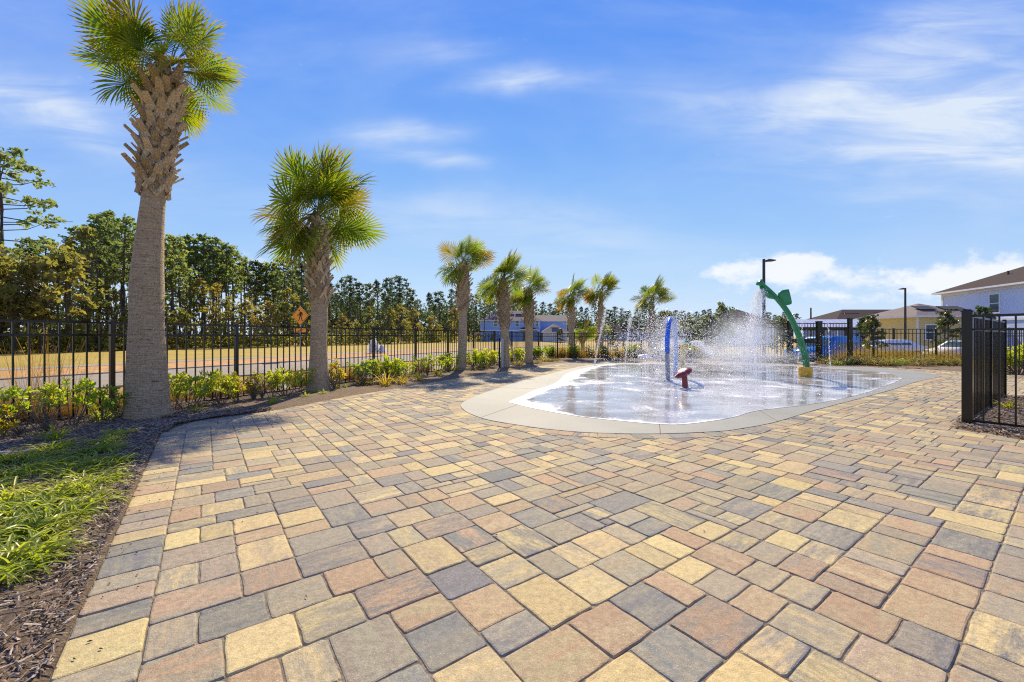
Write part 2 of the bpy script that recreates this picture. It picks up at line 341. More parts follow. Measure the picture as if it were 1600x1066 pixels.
    v = t.new('ShaderNodeVolumePrincipled'); v.inputs['Color'].default_value = (.82, .91, 1, 1); v.inputs['Anisotropy'].default_value = .35
    t.l.new(dens, v.inputs['Density']); t.l.new(v.outputs[0], o.inputs['Volume'])
    M['mist'] = m
mats()

# ------------------------------------------------------------------ mesh helpers
class MB:
    def __init__(s): s.v = []; s.f = []; s.mi = []; s.attr = {}; s.fuv = None
    def add(s, verts, faces, mi=0, **at):
        o = len(s.v); s.v.extend(tuple(v) for v in verts); s.f.extend(tuple(i + o for i in f) for f in faces); s.mi.extend([mi] * len(faces))
        for k, val in at.items():
            L = s.attr.setdefault(k, {}); 
            vals = val if isinstance(val, list) else [val] * len(verts)
            for i, x in enumerate(vals): L[o + i] = x
        return o
    def box(s, c, d, rot=None, mi=0, taper=1.0):
        x, y, z = d[0] / 2, d[1] / 2, d[2] / 2; t = taper
        vs = [Vector(q) for q in ((-x, -y, -z), (x, -y, -z), (x, y, -z), (-x, y, -z), (-x * t, -y * t, z), (x * t, -y * t, z), (x * t, y * t, z), (-x * t, y * t, z))]
        if rot is not None: vs = [rot @ q for q in vs]
        s.add([q + Vector(c) for q in vs], [(3, 2, 1, 0), (4, 5, 6, 7), (0, 1, 5, 4), (1, 2, 6, 5), (2, 3, 7, 6), (3, 0, 4, 7)], mi)
    def tube(s, pts, rad_, n=8, mi=0, caps=True, flat=1.0, up=Vector((0, 0, 1)), jit=0):
        pts = [Vector(p) for p in pts]; rs = rad_ if isinstance(rad_, (list, tuple)) else [rad_] * len(pts)
        vs = []
        for i, p in enumerate(pts):
            d = (pts[min(i + 1, len(pts) - 1)] - pts[max(i - 1, 0)]).normalized()
            a = d.cross(up); 
            if a.length < 1e-3: a = d.cross(Vector((1, 0, 0)))
            a.normalize(); b = a.cross(d)
            for k in range(n):
                th = 2 * math.pi * k / n; rr = rs[i] * (1 + (R.uniform(-jit, jit) if jit else 0))
                vs.append(p + a * math.cos(th) * rr + b * math.sin(th) * rr * flat)
        m = len(pts); fs = [(i * n + k, i * n + (k + 1) % n, (i + 1) * n + (k + 1) % n, (i + 1) * n + k) for i in range(m - 1) for k in range(n)]
        if caps: fs += [tuple(range(n))[::-1], tuple(range((m - 1) * n, m * n))]
        s.add(vs, fs, mi)
    def strip(s, pts, widths, side, mi=0, fold=0.0, tips=None):
        """a blade: ribbon along pts; side = across vector"""
        vs = []; n = len(pts); t = []
        side = Vector(side)
        for i, p in enumerate(pts):
            p = Vector(p); d = Vector(pts[min(i + 1, n - 1)]) - Vector(pts[max(i - 1, 0)])
            if fold:
                nn = d.cross(side).normalized(); vs += [p - side * widths[i] / 2 + nn * fold * widths[i], p, p + side * widths[i] / 2 + nn * fold * widths[i]]
            else: vs += [p - side * widths[i] / 2, p + side * widths[i] / 2]
            t += [tips[i] if tips else 0.0] * (3 if fold else 2)
        if fold: fs = [(i * 3 + k, i * 3 + k + 1, i * 3 + k + 4, i * 3 + k + 3) for i in range(n - 1) for k in (0, 1)]
        else: fs = [(i * 2, i * 2 + 1, i * 2 + 3, i * 2 + 2) for i in range(n - 1)]
        s.add(vs, fs, mi, tip=t)
    def leaf(s, p, d, side, L, w, mi=0, curl=.15):
        p = Vector(p); nn = d.cross(side).normalized() 
        a, b = p + d * L * .55 + side * w / 2 + nn * w * curl, p + d * L * .55 - side * w / 2 + nn * w * curl
        s.add([p, a, p + d * L - nn * L * .08, b], [(0, 1, 2), (0, 2, 3)], mi)
    def mesh(s, name, mats_, smooth=False):
        me = bpy.data.meshes.new(name); me.from_pydata(s.v, [], s.f)
        for m in (mats_ if isinstance(mats_, (list, tuple)) else [mats_]): me.materials.append(m)
        if any(s.mi): me.polygons.foreach_set('material_index', s.mi)
        for k, L in s.attr.items():
            first = next(iter(L.values()))
            if isinstance(first, (tuple, list)):
                a = me.attributes.new(k, 'FLOAT_COLOR', 'POINT'); buf = []
                for i in range(len(s.v)): c = L.get(i, (0, 0, 0)); buf += [c[0], c[1], c[2], 1.0]
                a.data.foreach_set('color', buf)
            else:
                a = me.attributes.new(k, 'FLOAT', 'POINT'); a.data.foreach_set('value', [L.get(i, 0.0) for i in range(len(s.v))])
        if smooth: me.polygons.foreach_set('use_smooth', [True] * len(me.polygons))
        me.update(); return me
    def build(s, name, mats_, parent=None, loc=(0, 0, 0), smooth=False):
        return link(name, s.mesh(name, mats_, smooth), parent, loc)
def link(name, me, parent=None, loc=(0, 0, 0), rot=None, scale=None):
    o = bpy.data.objects.new(name, me); COL.objects.link(o); o.location = loc
    if rot is not None: o.rotation_euler = rot
    if scale is not None: o.scale = scale if hasattr(scale, '__len__') else (scale,) * 3
    if parent: o.parent = parent
    return o
def tag(o, label=None, cat=None, group=None, kind=None):
    if label: o['label'] = label
    if cat: o['category'] = cat
    if group: o['group'] = group
    if kind: o['kind'] = kind
    return o
def thing(name, label, cat, loc=(0, 0, 0), rz=0, group=None):
    o = bpy.data.objects.new(name, None); COL.objects.link(o); o.location = loc; o.rotation_euler = (0, 0, rz); o.empty_display_size = .1
    return tag(o, label, cat, group)
def copy_tree(o, loc, rz=0, scale=1.0, label=None, group=None):
    c = o.copy(); COL.objects.link(c); c.location = loc; c.rotation_euler = (0, 0, rz); c.scale = (scale,) * 3 if not hasattr(scale, '__len__') else scale
    if label: c['label'] = label
    if group: c['group'] = group
    def kids(a, b):
        for ch in list(a.children):
            d = ch.copy(); COL.objects.link(d); d.parent = b; kids(ch, d)
    kids(o, c); return c
def rv(a=1.0): return Vector((R.uniform(-a, a), R.uniform(-a, a), R.uniform(-a, a)))
def runit():
    while True:
        v = rv()
        if .05 < v.length < 1: return v.normalized()
def inpoly(x, y, poly):
    c = False; j = len(poly) - 1
    for i in range(len(poly)):
        xi, yi = poly[i][0], poly[i][1]; xj, yj = poly[j][0], poly[j][1]
        if (yi > y) != (yj > y) and x < (xj - xi) * (y - yi) / (yj - yi) + xi: c = not c
        j = i
    return c
def catmull(pts, per=6, closed=False):
    out = []; n = len(pts)
    for i in range(n if closed else n - 1):
        p0, p1, p2, p3 = [Vector(pts[(i + k) % n] if closed else pts[min(max(i + k, 0), n - 1)]) for k in (-1, 0, 1, 2)]
        for q in range(per):
            t = q / per
            out.append(.5 * ((2 * p1) + (p2 - p0) * t + (2 * p0 - 5 * p1 + 4 * p2 - p3) * t * t + (3 * p1 - p0 - 3 * p2 + p3) * t ** 3))
    if not closed: out.append(Vector(pts[-1]))
    return out
def dist_poly(x, y, poly):
    best = 1e9; n = len(poly)
    for i in range(n):
        ax, ay = poly[i][0], poly[i][1]; bx, by = poly[(i + 1) % n][0], poly[(i + 1) % n][1]
        dx, dy = bx - ax, by - ay; L = dx * dx + dy * dy
        t = max(0, min(1, ((x - ax) * dx + (y - ay) * dy) / L)) if L else 0
        best = min(best, math.hypot(x - ax - dx * t, y - ay - dy * t))
    return best

# ------------------------------------------------------------------ ground plan
A_ = Vector((math.sin(rad(53.81)), math.cos(rad(53.81)), 0)); B_ = Vector((-A_.y, A_.x, 0))   # the two paver directions
U = 2.965 * .0254; A_0, B_0 = -6.8 * .0254, 10.2 * .0254
def lat(a, b): return A_ * (A_0 + a * U) + B_ * (B_0 + b * U)
FD = Vector((.4035, .915, 0)).normalized(); FN = Vector((-FD.y, FD.x, 0))            # along / beyond the left fence
def sn(s, n, z=0): v = FD * s + FN * n; v.z = z; return v
PAD = [pix(*p) for p in [(720, 633), (726, 642), (738, 648.5), (760, 656), (795, 662.5), (845, 670), (895, 675), (940, 677.5), (1020, 678.7), (1120, 675), (1160, 670), (1212, 660), (1275, 641),
       (1340, 624), (1395, 609), (1430, 597.5), (1462, 590.5), (1471, 587.5), (1452, 584), (1422, 579.5), (1360, 574.5), (1290, 572), (1200, 569.5), (1100, 567.6), (1000, 567), (950, 568), (916, 571.5), (881, 579), (855, 585.5), (806, 598), (755, 615), (732.5, 624)]]
PADC = catmull(PAD, 4, True)
def padring(off):
    out = []; n = len(PADC)
    for i, p in enumerate(PADC):
        d = (PADC[(i + 1) % n] - PADC[i - 1]).normalized(); out.append(p + Vector((d.y, -d.x, 0)) * off)
    return out
EDGE = [pix(*p) for p in [(262, 674), (275, 666.5), (300, 660), (337, 654), (384, 648), (450, 638), (534, 621.6), (609, 609), (684, 596.5), (740, 588), (790, 580), (840, 573), (872, 568), (905, 565.5), (960, 563.6)]]
STRAIGHT = [lat(-3, b) for b in (-70, -40, -22, -6, 6, 14, 22, 30, 38, 46, 54, 62, 70, 76)]
LEDGE = STRAIGHT + catmull(EDGE, 3)                      # inner side of the planting bed, near to far
RBED = [pix(*p) for p in [(1488, 669), (1501, 652), (1572, 620.5), (1640, 620.5), (1720, 640), (1720, 706), (1600, 687.5), (1540, 677)]]
BBED = [pix(*p) for p in [(1262, 569), (1285, 572), (1297, 573.2), (1357, 573.6), (1440, 577), (1505, 580.5), (1600, 584), (1700, 586)]]
FAR = [sn(s, 6.0) for s in (0,)]
DECK = [Vector((p.x, p.y, 0)) for p in LEDGE] + [Vector((9, 19.4, 0))] + [Vector((p.x, p.y, 0)) for p in BBED] + [Vector((18, -4.8, 0)), Vector((0, -4.8, 0)), lat(-3, -71)]

# ---- terrain: one sheet to the horizon, falling a little towards the parking lot at the back right
def ss(x, a, b): t = max(0, min(1, (x - a) / (b - a))); return t * t * (3 - 2 * t)
def gz(x, y): return -.07 - .26 * ss(x, 5, 12) * ss(y, 17.6, 20.5) - .26 * ss(x, 12, 17) * ss(y, 15, 20)
def terrain():
    xs = [-3000, -900, -300, -120, -60, -30, -15, -8, -3] + [i for i in range(0, 40, 1)] + [44, 50, 60, 90, 200, 500, 1500, 3000]
    ys = [-300, -60, -20, -5] + [i for i in range(0, 30, 1)] + [32, 36, 42, 60, 100, 200, 500, 1500, 3500]
    b = MB(); nx = len(xs)
    b.add([(x, y, gz(x, y)) for y in ys for x in xs], [(j * nx + i, j * nx + i + 1, (j + 1) * nx + i + 1, (j + 1) * nx + i) for j in range(len(ys) - 1) for i in range(nx - 1)])
    tag(b.build('ground', M['field'], smooth=True), kind='structure')
    def band(name, n0, n1, z, mat, s0=-35, s1=150):
        b = MB(); k = 60
        vs = []
        for i in range(k + 1):
            s = s0 + (s1 - s0) * i / k
            for n in (n0, n1): v = sn(s, n); vs.append((v.x, v.y, gz(v.x, v.y) + z))
        b.add(vs, [(2 * i, 2 * i + 2, 2 * i + 3, 2 * i + 1) for i in range(k)]); return tag(b.build(name, mat), kind='structure')
    band('path', 8.2, 10.4, .012, M['sidewalk']); band('road', 12.2, 16.7, .008, M['asphalt']); band('verge', 17.0, 21.3, .006, M['verge']); band('verge', 7.7, 8.2, .004, M['verge'])
    band('sidewalk', 21.3, 22.6, .014, M['sidewalk'])
    for n0, n1 in ((16.7, 16.95), (11.95, 12.2)):
        b = MB(); k = 60
        for i in range(k):
            p = [sn(-35 + 185 * j / k, n) for j in (i, i + 1) for n in (n0, n1)]
            vs = [(v.x, v.y, gz(v.x, v.y) + h) for h in (-.02, .045) for v in p]
            b.add(vs, [(4, 6, 7, 5), (0, 4, 5, 1), (0, 2, 6, 4), (1, 5, 7, 3)])
        tag(b.build('kerb', M['kerb']), kind='structure')
    b = MB(); P = [(12.5, 19.6), (70, 19.6), (70, 36), (9.2, 36), (9.2, 21.4)]
    b.add([(x, y, -.575 + .0) for x, y in P], [tuple(range(5))])
    b2 = MB(); xs = [9 + i * 1.0 for i in range(60)]; ys = [20.6 + j for j in range(17)]
    b2.add([(x, y, gz(x, y) + .02) for y in ys for x in xs], [(j * 60 + i, j * 60 + i + 1, (j + 1) * 60 + i + 1, (j + 1) * 60 + i) for j in range(16) for i in range(59)])
    tag(b2.build('parking_lot', M['asphalt']), kind='structure')
terrain()

# ---- deck base and pavers
def sheet(name, poly, z, mat, kind='structure', parent=None):
    b = MB(); b.add([(p[0], p[1], z) for p in poly], [tuple(range(len(poly)))]); me = b.mesh(name, mat)
    bm = bmesh.new(); bm.from_mesh(me); bmesh.ops.triangulate(bm, faces=bm.faces[:]); bmesh.ops.recalc_face_normals(bm, faces=bm.faces[:]); bm.to_mesh(me); bm.free()
    if me.polygons and me.polygons[0].normal.z < 0: me.flip_normals()
    o = link(name, me, parent)
    return tag(o, kind=kind) if not parent else o
deck = sheet('paved_deck', DECK, -.0065, M['sand'])
PAVERS_READ = [(10,10,3,3,'YM'),(13,9,4,3,'R'),(13,12,3,2,'G'),(15,6,3,3,'Y'),(19,3,3,3,'Y'),(22,4,3,2,'D'),(22,1,3,3,'YG'),(0,27,2,3,'Y'),(2,27,2,3,'G'),(0,24,4,3,'R'),(0,21,2,3,'M'),(2,21,3,3,'D'),(0,18,3,3,'R'),(3,18,3,3,'Y'),(4,24,3,3,'G'),(5,15,2,3,'Y'),(6,18,3,3,'Y'),(8,21,3,3,'R'),(9,18,4,3,'DR'),(7,14,3,4,'G'),(10,16,3,2,'M'),(10,13,3,3,'GD'),(13,14,3,3,'R'),(13,17,3,3,'D'),(11,21,2,3,'R'),(16,12,3,4,'Y'),(19,12,3,3,'YM'),(22,12,3,3,'M'),(19,15,2,3,'G'),(17,9,3,3,'M'),(20,9,3,3,'GD'),(23,9,2,3,'R'),(18,6,3,3,'D'),(21,6,4,3,'DR'),(25,10,3,2,'Y'),(25,8,3,2,'G'),(31,6,3,2,'G'),(28,5,3,2,'G'),(33,3,3,3,'MR'),(31,3,2,3,'G'),(28,2,3,3,'MR'),(25,3,3,3,'YG'),(25,0,3,3,'M'),(28,0,3,2,'D'),(31,0,4,3,'RM'),(35,0,3,3,'MR'),(38,0,3,3,'DR'),(13,20,3,4,'Y'),(16,21,3,3,'R'),(15,24,4,3,'R'),(14,27,3,3,'G'),(17,27,2,3,'D'),(16,30,2,3,'G'),(18,30,2,3,'M'),(19,27,3,3,'R'),(19,25,3,2,'G'),(19,22,3,3,'M'),(19,18,3,4,'DY'),(16,19,3,2,'G'),(22,21,3,2,'GD'),(22,19,3,2,'G'),(27,19,2,2,'D'),(25,18,2,3,'GD'),(25,22,3,2,'R'),(22,24,3,2,'M'),(22,26,3,2,'Y'),(22,28,3,2,'G'),(25,25,3,3,'M'),(20,31,3,2,'G'),(23,31,2,2,'YM'),(25,31,3,3,'D'),(21,34,2,2,'G'),(19,34,2,2,'G'),(17,33,2,3,'G'),(23,34,2,2,'G'),(21,37,3,2,'Y'),(23,15,3,3,'M'),(21,15,2,3,'GY'),(26,15,2,3,'G'),(30,19,3,3,'GD'),(30,22,3,2,'M'),(28,22,2,2,'G'),(29,25,2,2,'G'),(29,27,2,3,'R'),(32,25,3,2,'D'),(32,28,2,3,'G'),(29,30,3,2,'G'),(32,31,2,4,'YM'),(31,14,3,4,'D'),(29,12,2,3,'R'),(27,12,2,3,'Y'),(28,9,3,3,'MR'),(31,12,3,2,'Y'),(35,12,2,2,'G'),(35,14,2,2,'YG'),(34,16,3,2,'R'),(32,10,2,2,'D'),(34,10,3,2,'G'),(38,9,2,3,'YG'),(40,9,2,3,'MR'),(43,9,2,3,'Y'),(38,6,3,3,'D'),(42,6,3,3,'YM'),(45,6,2,3,'Y'),(34,8,3,2,'Y'),(31,8,3,2,'G'),(34,6,3,2,'Y'),(38,12,3,3,'D'),(41,12,2,2,'Y'),(0,30,4,3,'G'),(0,33,2,3,'Y'),(2,33,2,3,'YM'),(0,36,3,2,'D'),(0,38,2,3,'R'),(2,39,3,2,'YM'),(5,38,2,3,'G'),(3,36,4,2,'D'),(4,33,3,2,'Y'),(4,31,3,2,'MR'),(4,27,3,4,'M'),(7,27,4,3,'G'),(0,42,3,2,'G'),(2,44,3,3,'R'),(0,47,4,2,'Y'),(0,44,2,3,'G'),(3,42,3,2,'G'),(5,45,3,2,'Y'),(6,42,3,2,'G'),(8,45,3,2,'D'),(9,42,4,3,'YM'),(7,38,3,3,'G'),(7,35,3,3,'GD'),(7,32,3,3,'Y'),(7,30,3,2,'M'),(10,30,3,4,'G')]
TONES = {'Y': (.50, .395, .175), 'G': (.25, .228, .165), 'M': (.37, .295, .165), 'R': (.345, .232, .135), 'D': (.135, .147, .15), 'W': (.45, .40, .28), 'T': (.29, .24, .16)}
def tones(code):
    def t(k):
        c = TONES[k]; c = tuple(min(.7, (x * .82 + y * .18) * 1.1) for x, y in zip(c, (.31, .266, .18))); j = R.uniform(.88, 1.12); return tuple(min(.8, x * j * R.uniform(.965, 1.035)) for x in c)
    a = t(code[0])
    if len(code) > 1: bcol = t(code[1])
    else:
        q = {'Y': 'YYMGY', 'G': 'GTMDYTR', 'M': 'YTGRGY', 'R': 'MGTDR', 'D': 'DGGYY', 'T': 'GMRYD'}.get(code[0], 'G'); bcol = t(R.choice(q))
    return a, bcol
def rand_code(): return R.choices(['Y', 'M', 'G', 'T', 'R', 'D', 'YM', 'MG', 'GD', 'RG', 'YG', 'MR'], [13, 12, 15, 12, 6, 6, 7, 9, 5, 5, 5, 5])[0]
def lay_pavers():
    occ = set(); P = []
    def free(a, b, w, h): return all((i, j) not in occ for i in range(a, a + w) for j in range(b, b + h))
    def take(a, b, w, h, code):
        occ.update((i, j) for i in range(a, a + w) for j in range(b, b + h)); P.append((a, b, w, h, code))
    for a, b, w, h, code in PAVERS_READ:
        if free(a, b, w, h): take(a, b, w, h, code)
    padin = padring(-.12)
    dk = [(p.x, p.y) for p in DECK]; pin = [(p.x, p.y) for p in padin]; rb = [(p.x, p.y) for p in RBED]
    def want(x, y):
        if y < -4.5 or y > 19.6 or x > 17.5: return False
        if abs(x) > max(y, 0) * 1.22 + (2.2 if y > .5 else 5): return False
        if inpoly(x, y, pin) and dist_poly(x, y, pin) > .45: return False
        if inpoly(x, y, rb) and dist_poly(x, y, rb) > .3: return False
        return inpoly(x, y, dk) or dist_poly(x, y, dk) < .3
    amax, bmax = 260, 245
    # rows of blocks; the grain of the pattern turns at the right as it does in the place
    ok = {}
    for b in range(-150, bmax):
        for a in range(-60, amax):
            p = lat(a + .5, b + .5)
            if want(p.x, p.y): ok[(a, b)] = 1
    SH = [((3, 3), 5), ((2, 3), 5), ((4, 3), 4), ((3, 2), 4), ((4, 2), 2), ((3, 4), 1.2), ((2, 2), .6)]
    for b in range(-150, bmax):
        for a in range(-60, amax):
            if a < 0 or (-6 <= b < 0 and a > -10): continue
            if (a, b) in occ or (a, b) not in ok: continue
            c = []
            for (w, h), wt in SH:
                if free(a, b, w, h):
                    # avoid leaving one-unit slivers
                    l = (a + w, b) not in occ and (a + w + 1, b) in occ
                    up = any((i, b + h) not in occ and (i, b + h + 1) in occ for i in range(a, a + w))
                    c.append(((w, h), wt * (.04 if l else 1) * (.06 if up else 1) * (1.5 if b % 3 == 0 and h == 3 else 1)))
            if c: (w, h) = R.choices([q[0] for q in c], [q[1] for q in c])[0]
            else:
                w = 1
                while w < 3 and free(a, b, w + 1, 1): w += 1
                h = 1
                while h < 3 and free(a, b, w, h + 1): h += 1
            take(a, b, w, h, rand_code())
    # no slivers: a thin piece joins the neighbour that shares its whole side
    changed = True
    while changed:
        changed = False; own = {}
        for k, (a, b, w, h, c) in enumerate(P):
            for i in range(a, a + w):
                for j in range(b, b + h): own[(i, j)] = k
        dead = set()
        for k, (a, b, w, h, c) in enumerate(P):
            if k in dead or not (w == 1 or h == 1 or w * h <= 2): continue
            best = None
            for di, dj in ((a - 1, b), (a + w, b), (a, b - 1), (a, b + h)):
                n = own.get((di, dj))
                if n is None or n == k or n in dead: continue
                a2, b2, w2, h2, c2 = P[n]
                if di in (a - 1, a + w) and dj == b and b2 == b and h2 == h and w + w2 <= 5: new = (min(a, a2), b, w + w2, h, c2)
                elif dj in (b - 1, b + h) and di == a and a2 == a and w2 == w and h + h2 <= 5: new = (a, min(b, b2), w, h + h2, c2)
                else: continue
                if best is None or w2 * h2 < best[2]: best = (n, new, w2 * h2)
            if best: P[best[0]] = best[1]; dead.add(k); dead.add(-1); changed = True; [own.__setitem__((i, j), best[0]) for i in range(a, a + w) for j in range(b, b + h)]
        P[:] = [q for k, q in enumerate(P) if k not in dead]
    stones = [(a, b, a + w, b + h, code, 0, 0) for a, b, w, h, code in P]
    # straight soldier border at the left and at the right of the field
    b = -70.0
    while b < 77.5:
        h = R.choice((2, 2, 3, 3)); stones.append((-3, b, 0, b + h, rand_code(), 0, .0006)); b += h
    a = 0.0
    while a < 75:
        w = R.choice((3, 3, 4, 2)); stones.append((a, -3, a + w, 0, rand_code(), 0, .0006)); a += w
    for a in range(0, 60, 3): stones.append((a, -6, a + 3, -3, rand_code(), 0, 0))
    items = []
    for a0, b0, a1, b1, code, kind, dz in stones:
        items.append(([lat(a0, b0), lat(a1, b0), lat(a1, b1), lat(a0, b1)], code, dz, 1 if (a1 - a0) >= (b1 - b0) * (.8 if R.random() < .8 else 1.3) else 0))
    # curved soldier courses along the bed and round the pad
    def course(line, width, side, step, z, closed=False):
        L = [Vector((p.x, p.y, 0)) for p in line]
        if closed: L.append(L[0])
        acc = [0]
        for i in range(1, len(L)): acc.append(acc[-1] + (L[i] - L[i - 1]).length)
        def at(s):
            s = max(0, min(acc[-1], s)); i = max(j for j in range(len(acc)) if acc[j] <= s + 1e-9); i = min(i, len(L) - 2)
            t = (s - acc[i]) / max(1e-6, acc[i + 1] - acc[i]); d = (L[min(i + 2, len(L) - 1)] - L[max(i - 1, 0)]).normalized()
            return L[i].lerp(L[i + 1], t), Vector((d.y, -d.x, 0)) * side
        s = 0
        while s < acc[-1] - .05:
            w = step * R.choice((.8, 1, 1, 1.2)); e = min(acc[-1], s + w)
            (p, n), (q, m) = at(s), at(e)
            quad = [p, q, q + m * width, p + n * width]
            if side < 0: quad = quad[::-1]
            # keep counter-clockwise
            ar = sum(quad[i].x * quad[(i + 1) % 4].y - quad[(i + 1) % 4].x * quad[i].y for i in range(4))
            if ar < 0: quad = quad[::-1]
            items.append((quad, rand_code(), z, 0)); s = e
    course(catmull(EDGE, 3), .21, 1, .2, .004)
    course(padring(.004)[::-1], .2, -1, .2, .004, True)
    return items
def paver_shape(mb, quad, code, dz, ax, detail):
    cx = sum((p for p in quad), Vector()) / 4
    ca, cb = tones(code); g = .0016
    tilt = (R.gauss(0, .004), R.gauss(0, .004)); zz = dz + R.uniform(-.0022, .0018)
    q = []
    for i in range(4):       # pull in for the joint
        p, pr, nx = quad[i], quad[i - 1], quad[(i + 1) % 4]
        q.append(p + (pr - p).normalized() * g + (nx - p).normalized() * g)
    def ring(inset, z, r, nseg):
        out = []
        for i in range(4):
            p, pr, nx = q[i], q[i - 1], q[(i + 1) % 4]
            d0, d1 = (pr - p).normalized(), (nx - p).normalized(); c = p + (d0 + d1) * inset
            for k in range(nseg + 1):
                t = k / nseg; a = c + d0 * r; b = c + d1 * r
                out.append((a.lerp(c, t)).lerp(c.lerp(b, t), t))
        return [Vector((v.x, v.y, z + (v.x - cx.x) * tilt[0] + (v.y - cx.y) * tilt[1])) for v in out]
    if detail == 2:
        nseg = 2
        r0 = ring(0, zz - .03, .014, nseg); r1 = ring(0, zz - .007, .014, nseg); r2 = ring(.0035, zz - .0018, .014, nseg); r3 = ring(.009, zz, .015, nseg)
        # worn, slightly wavy arrises, with points along each long side
        def densify(rg, wob):
            out = []
            n = len(rg)
            for i, p in enumerate(rg):
                out.append(p)
                if i % (nseg + 1) == nseg:
                    nx = rg[(i + 1) % n]
                    for t in (.33, .67): out.append(p.lerp(nx, t))
            return out
        wob = None; rings = [densify(x, 0) for x in (r0, r1, r2, r3)]
        n = len(rings[0]); w = [R.gauss(0, .0016) for _ in range(n)]
        for rg, k in zip(rings, (1, 1, 1.1, 1.2)):
            for i in range(n): 
                d = (Vector((cx.x, cx.y, rg[i].z)) - rg[i]).normalized(); rg[i] += d * w[i] * k
        for i in range(n): rings[2][i].z += R.gauss(0, .0006)
        vs = [v for rg in rings for v in rg] + [Vector((cx.x, cx.y, zz + .0008))]
        fs = [(j * n + i, j * n + (i + 1) % n, (j + 1) * n + (i + 1) % n, (j + 1) * n + i) for j in range(3) for i in range(n)] + [(3 * n + i, 3 * n + (i + 1) % n, 4 * n) for i in range(n)]
    else:
        r1 = ring(0, zz - .008, .012, 1); r3 = ring(.007, zz, .014, 1); n = len(r1)
        vs = r1 + r3; fs = [(i, (i + 1) % n, n + (i + 1) % n, n + i) for i in range(n)] + [tuple(range(n, 2 * n))]
    o = mb.add(vs, fs, 0, ca=ca, cb=cb)
    e1 = (quad[1] - quad[0]).normalized(); e2 = Vector((-e1.y, e1.x, 0))
    if ax == 0: e1, e2 = e2, e1
    ou, ov = R.uniform(0, 90), R.uniform(0, 90)
    mb.uvs = getattr(mb, 'uvs', []) 
    mb.uvs += [((v - cx).dot(e1) + ou, (v - cx).dot(e2) + ov) for v in vs]
def uv_finish(mb, me):
    uvl = me.uv_layers.new(name='uv'); li = [0] * len(me.loops); me.loops.foreach_get('vertex_index', li)
    buf = []
    for i in li: buf += mb.uvs[i]
    uvl.data.foreach_set('uv', buf)
def make_pavers():
    items = lay_pavers(); scored = []
    for it in items:
        c = sum(it[0], Vector()) / 4
        vis = 0
        if c.y > .9:
            x = CX + F_PX * c.x / c.y; y = HOR + F_PX * CAMH / c.y
            if -60 < x < 1660 and y < 1110:
                ar = abs(sum(it[0][i].x * it[0][(i + 1) % 4].y - it[0][(i + 1) % 4].x * it[0][i].y for i in range(4))) / 2; vis = ar / c.y ** 3
                if y > 1066 or x < 0 or x > 1600: vis *= .4
        scored.append((vis, it))
    scored.sort(key=lambda q: -q[0])
    for vis, it in scored[:300]:
        b = MB(); paver_shape(b, *it, 2); me = b.mesh('paver', M['paver']); uv_finish(b, me); link('paver', me, deck)
    b = MB()
    for k, (vis, it) in enumerate(scored[300:]): paver_shape(b, *it, 2 if k < 700 else 1)
    me = b.mesh('paver_field', M['paver']); uv_finish(b, me); tag(link('paver_field', me, deck), kind='stuff')
make_pavers()

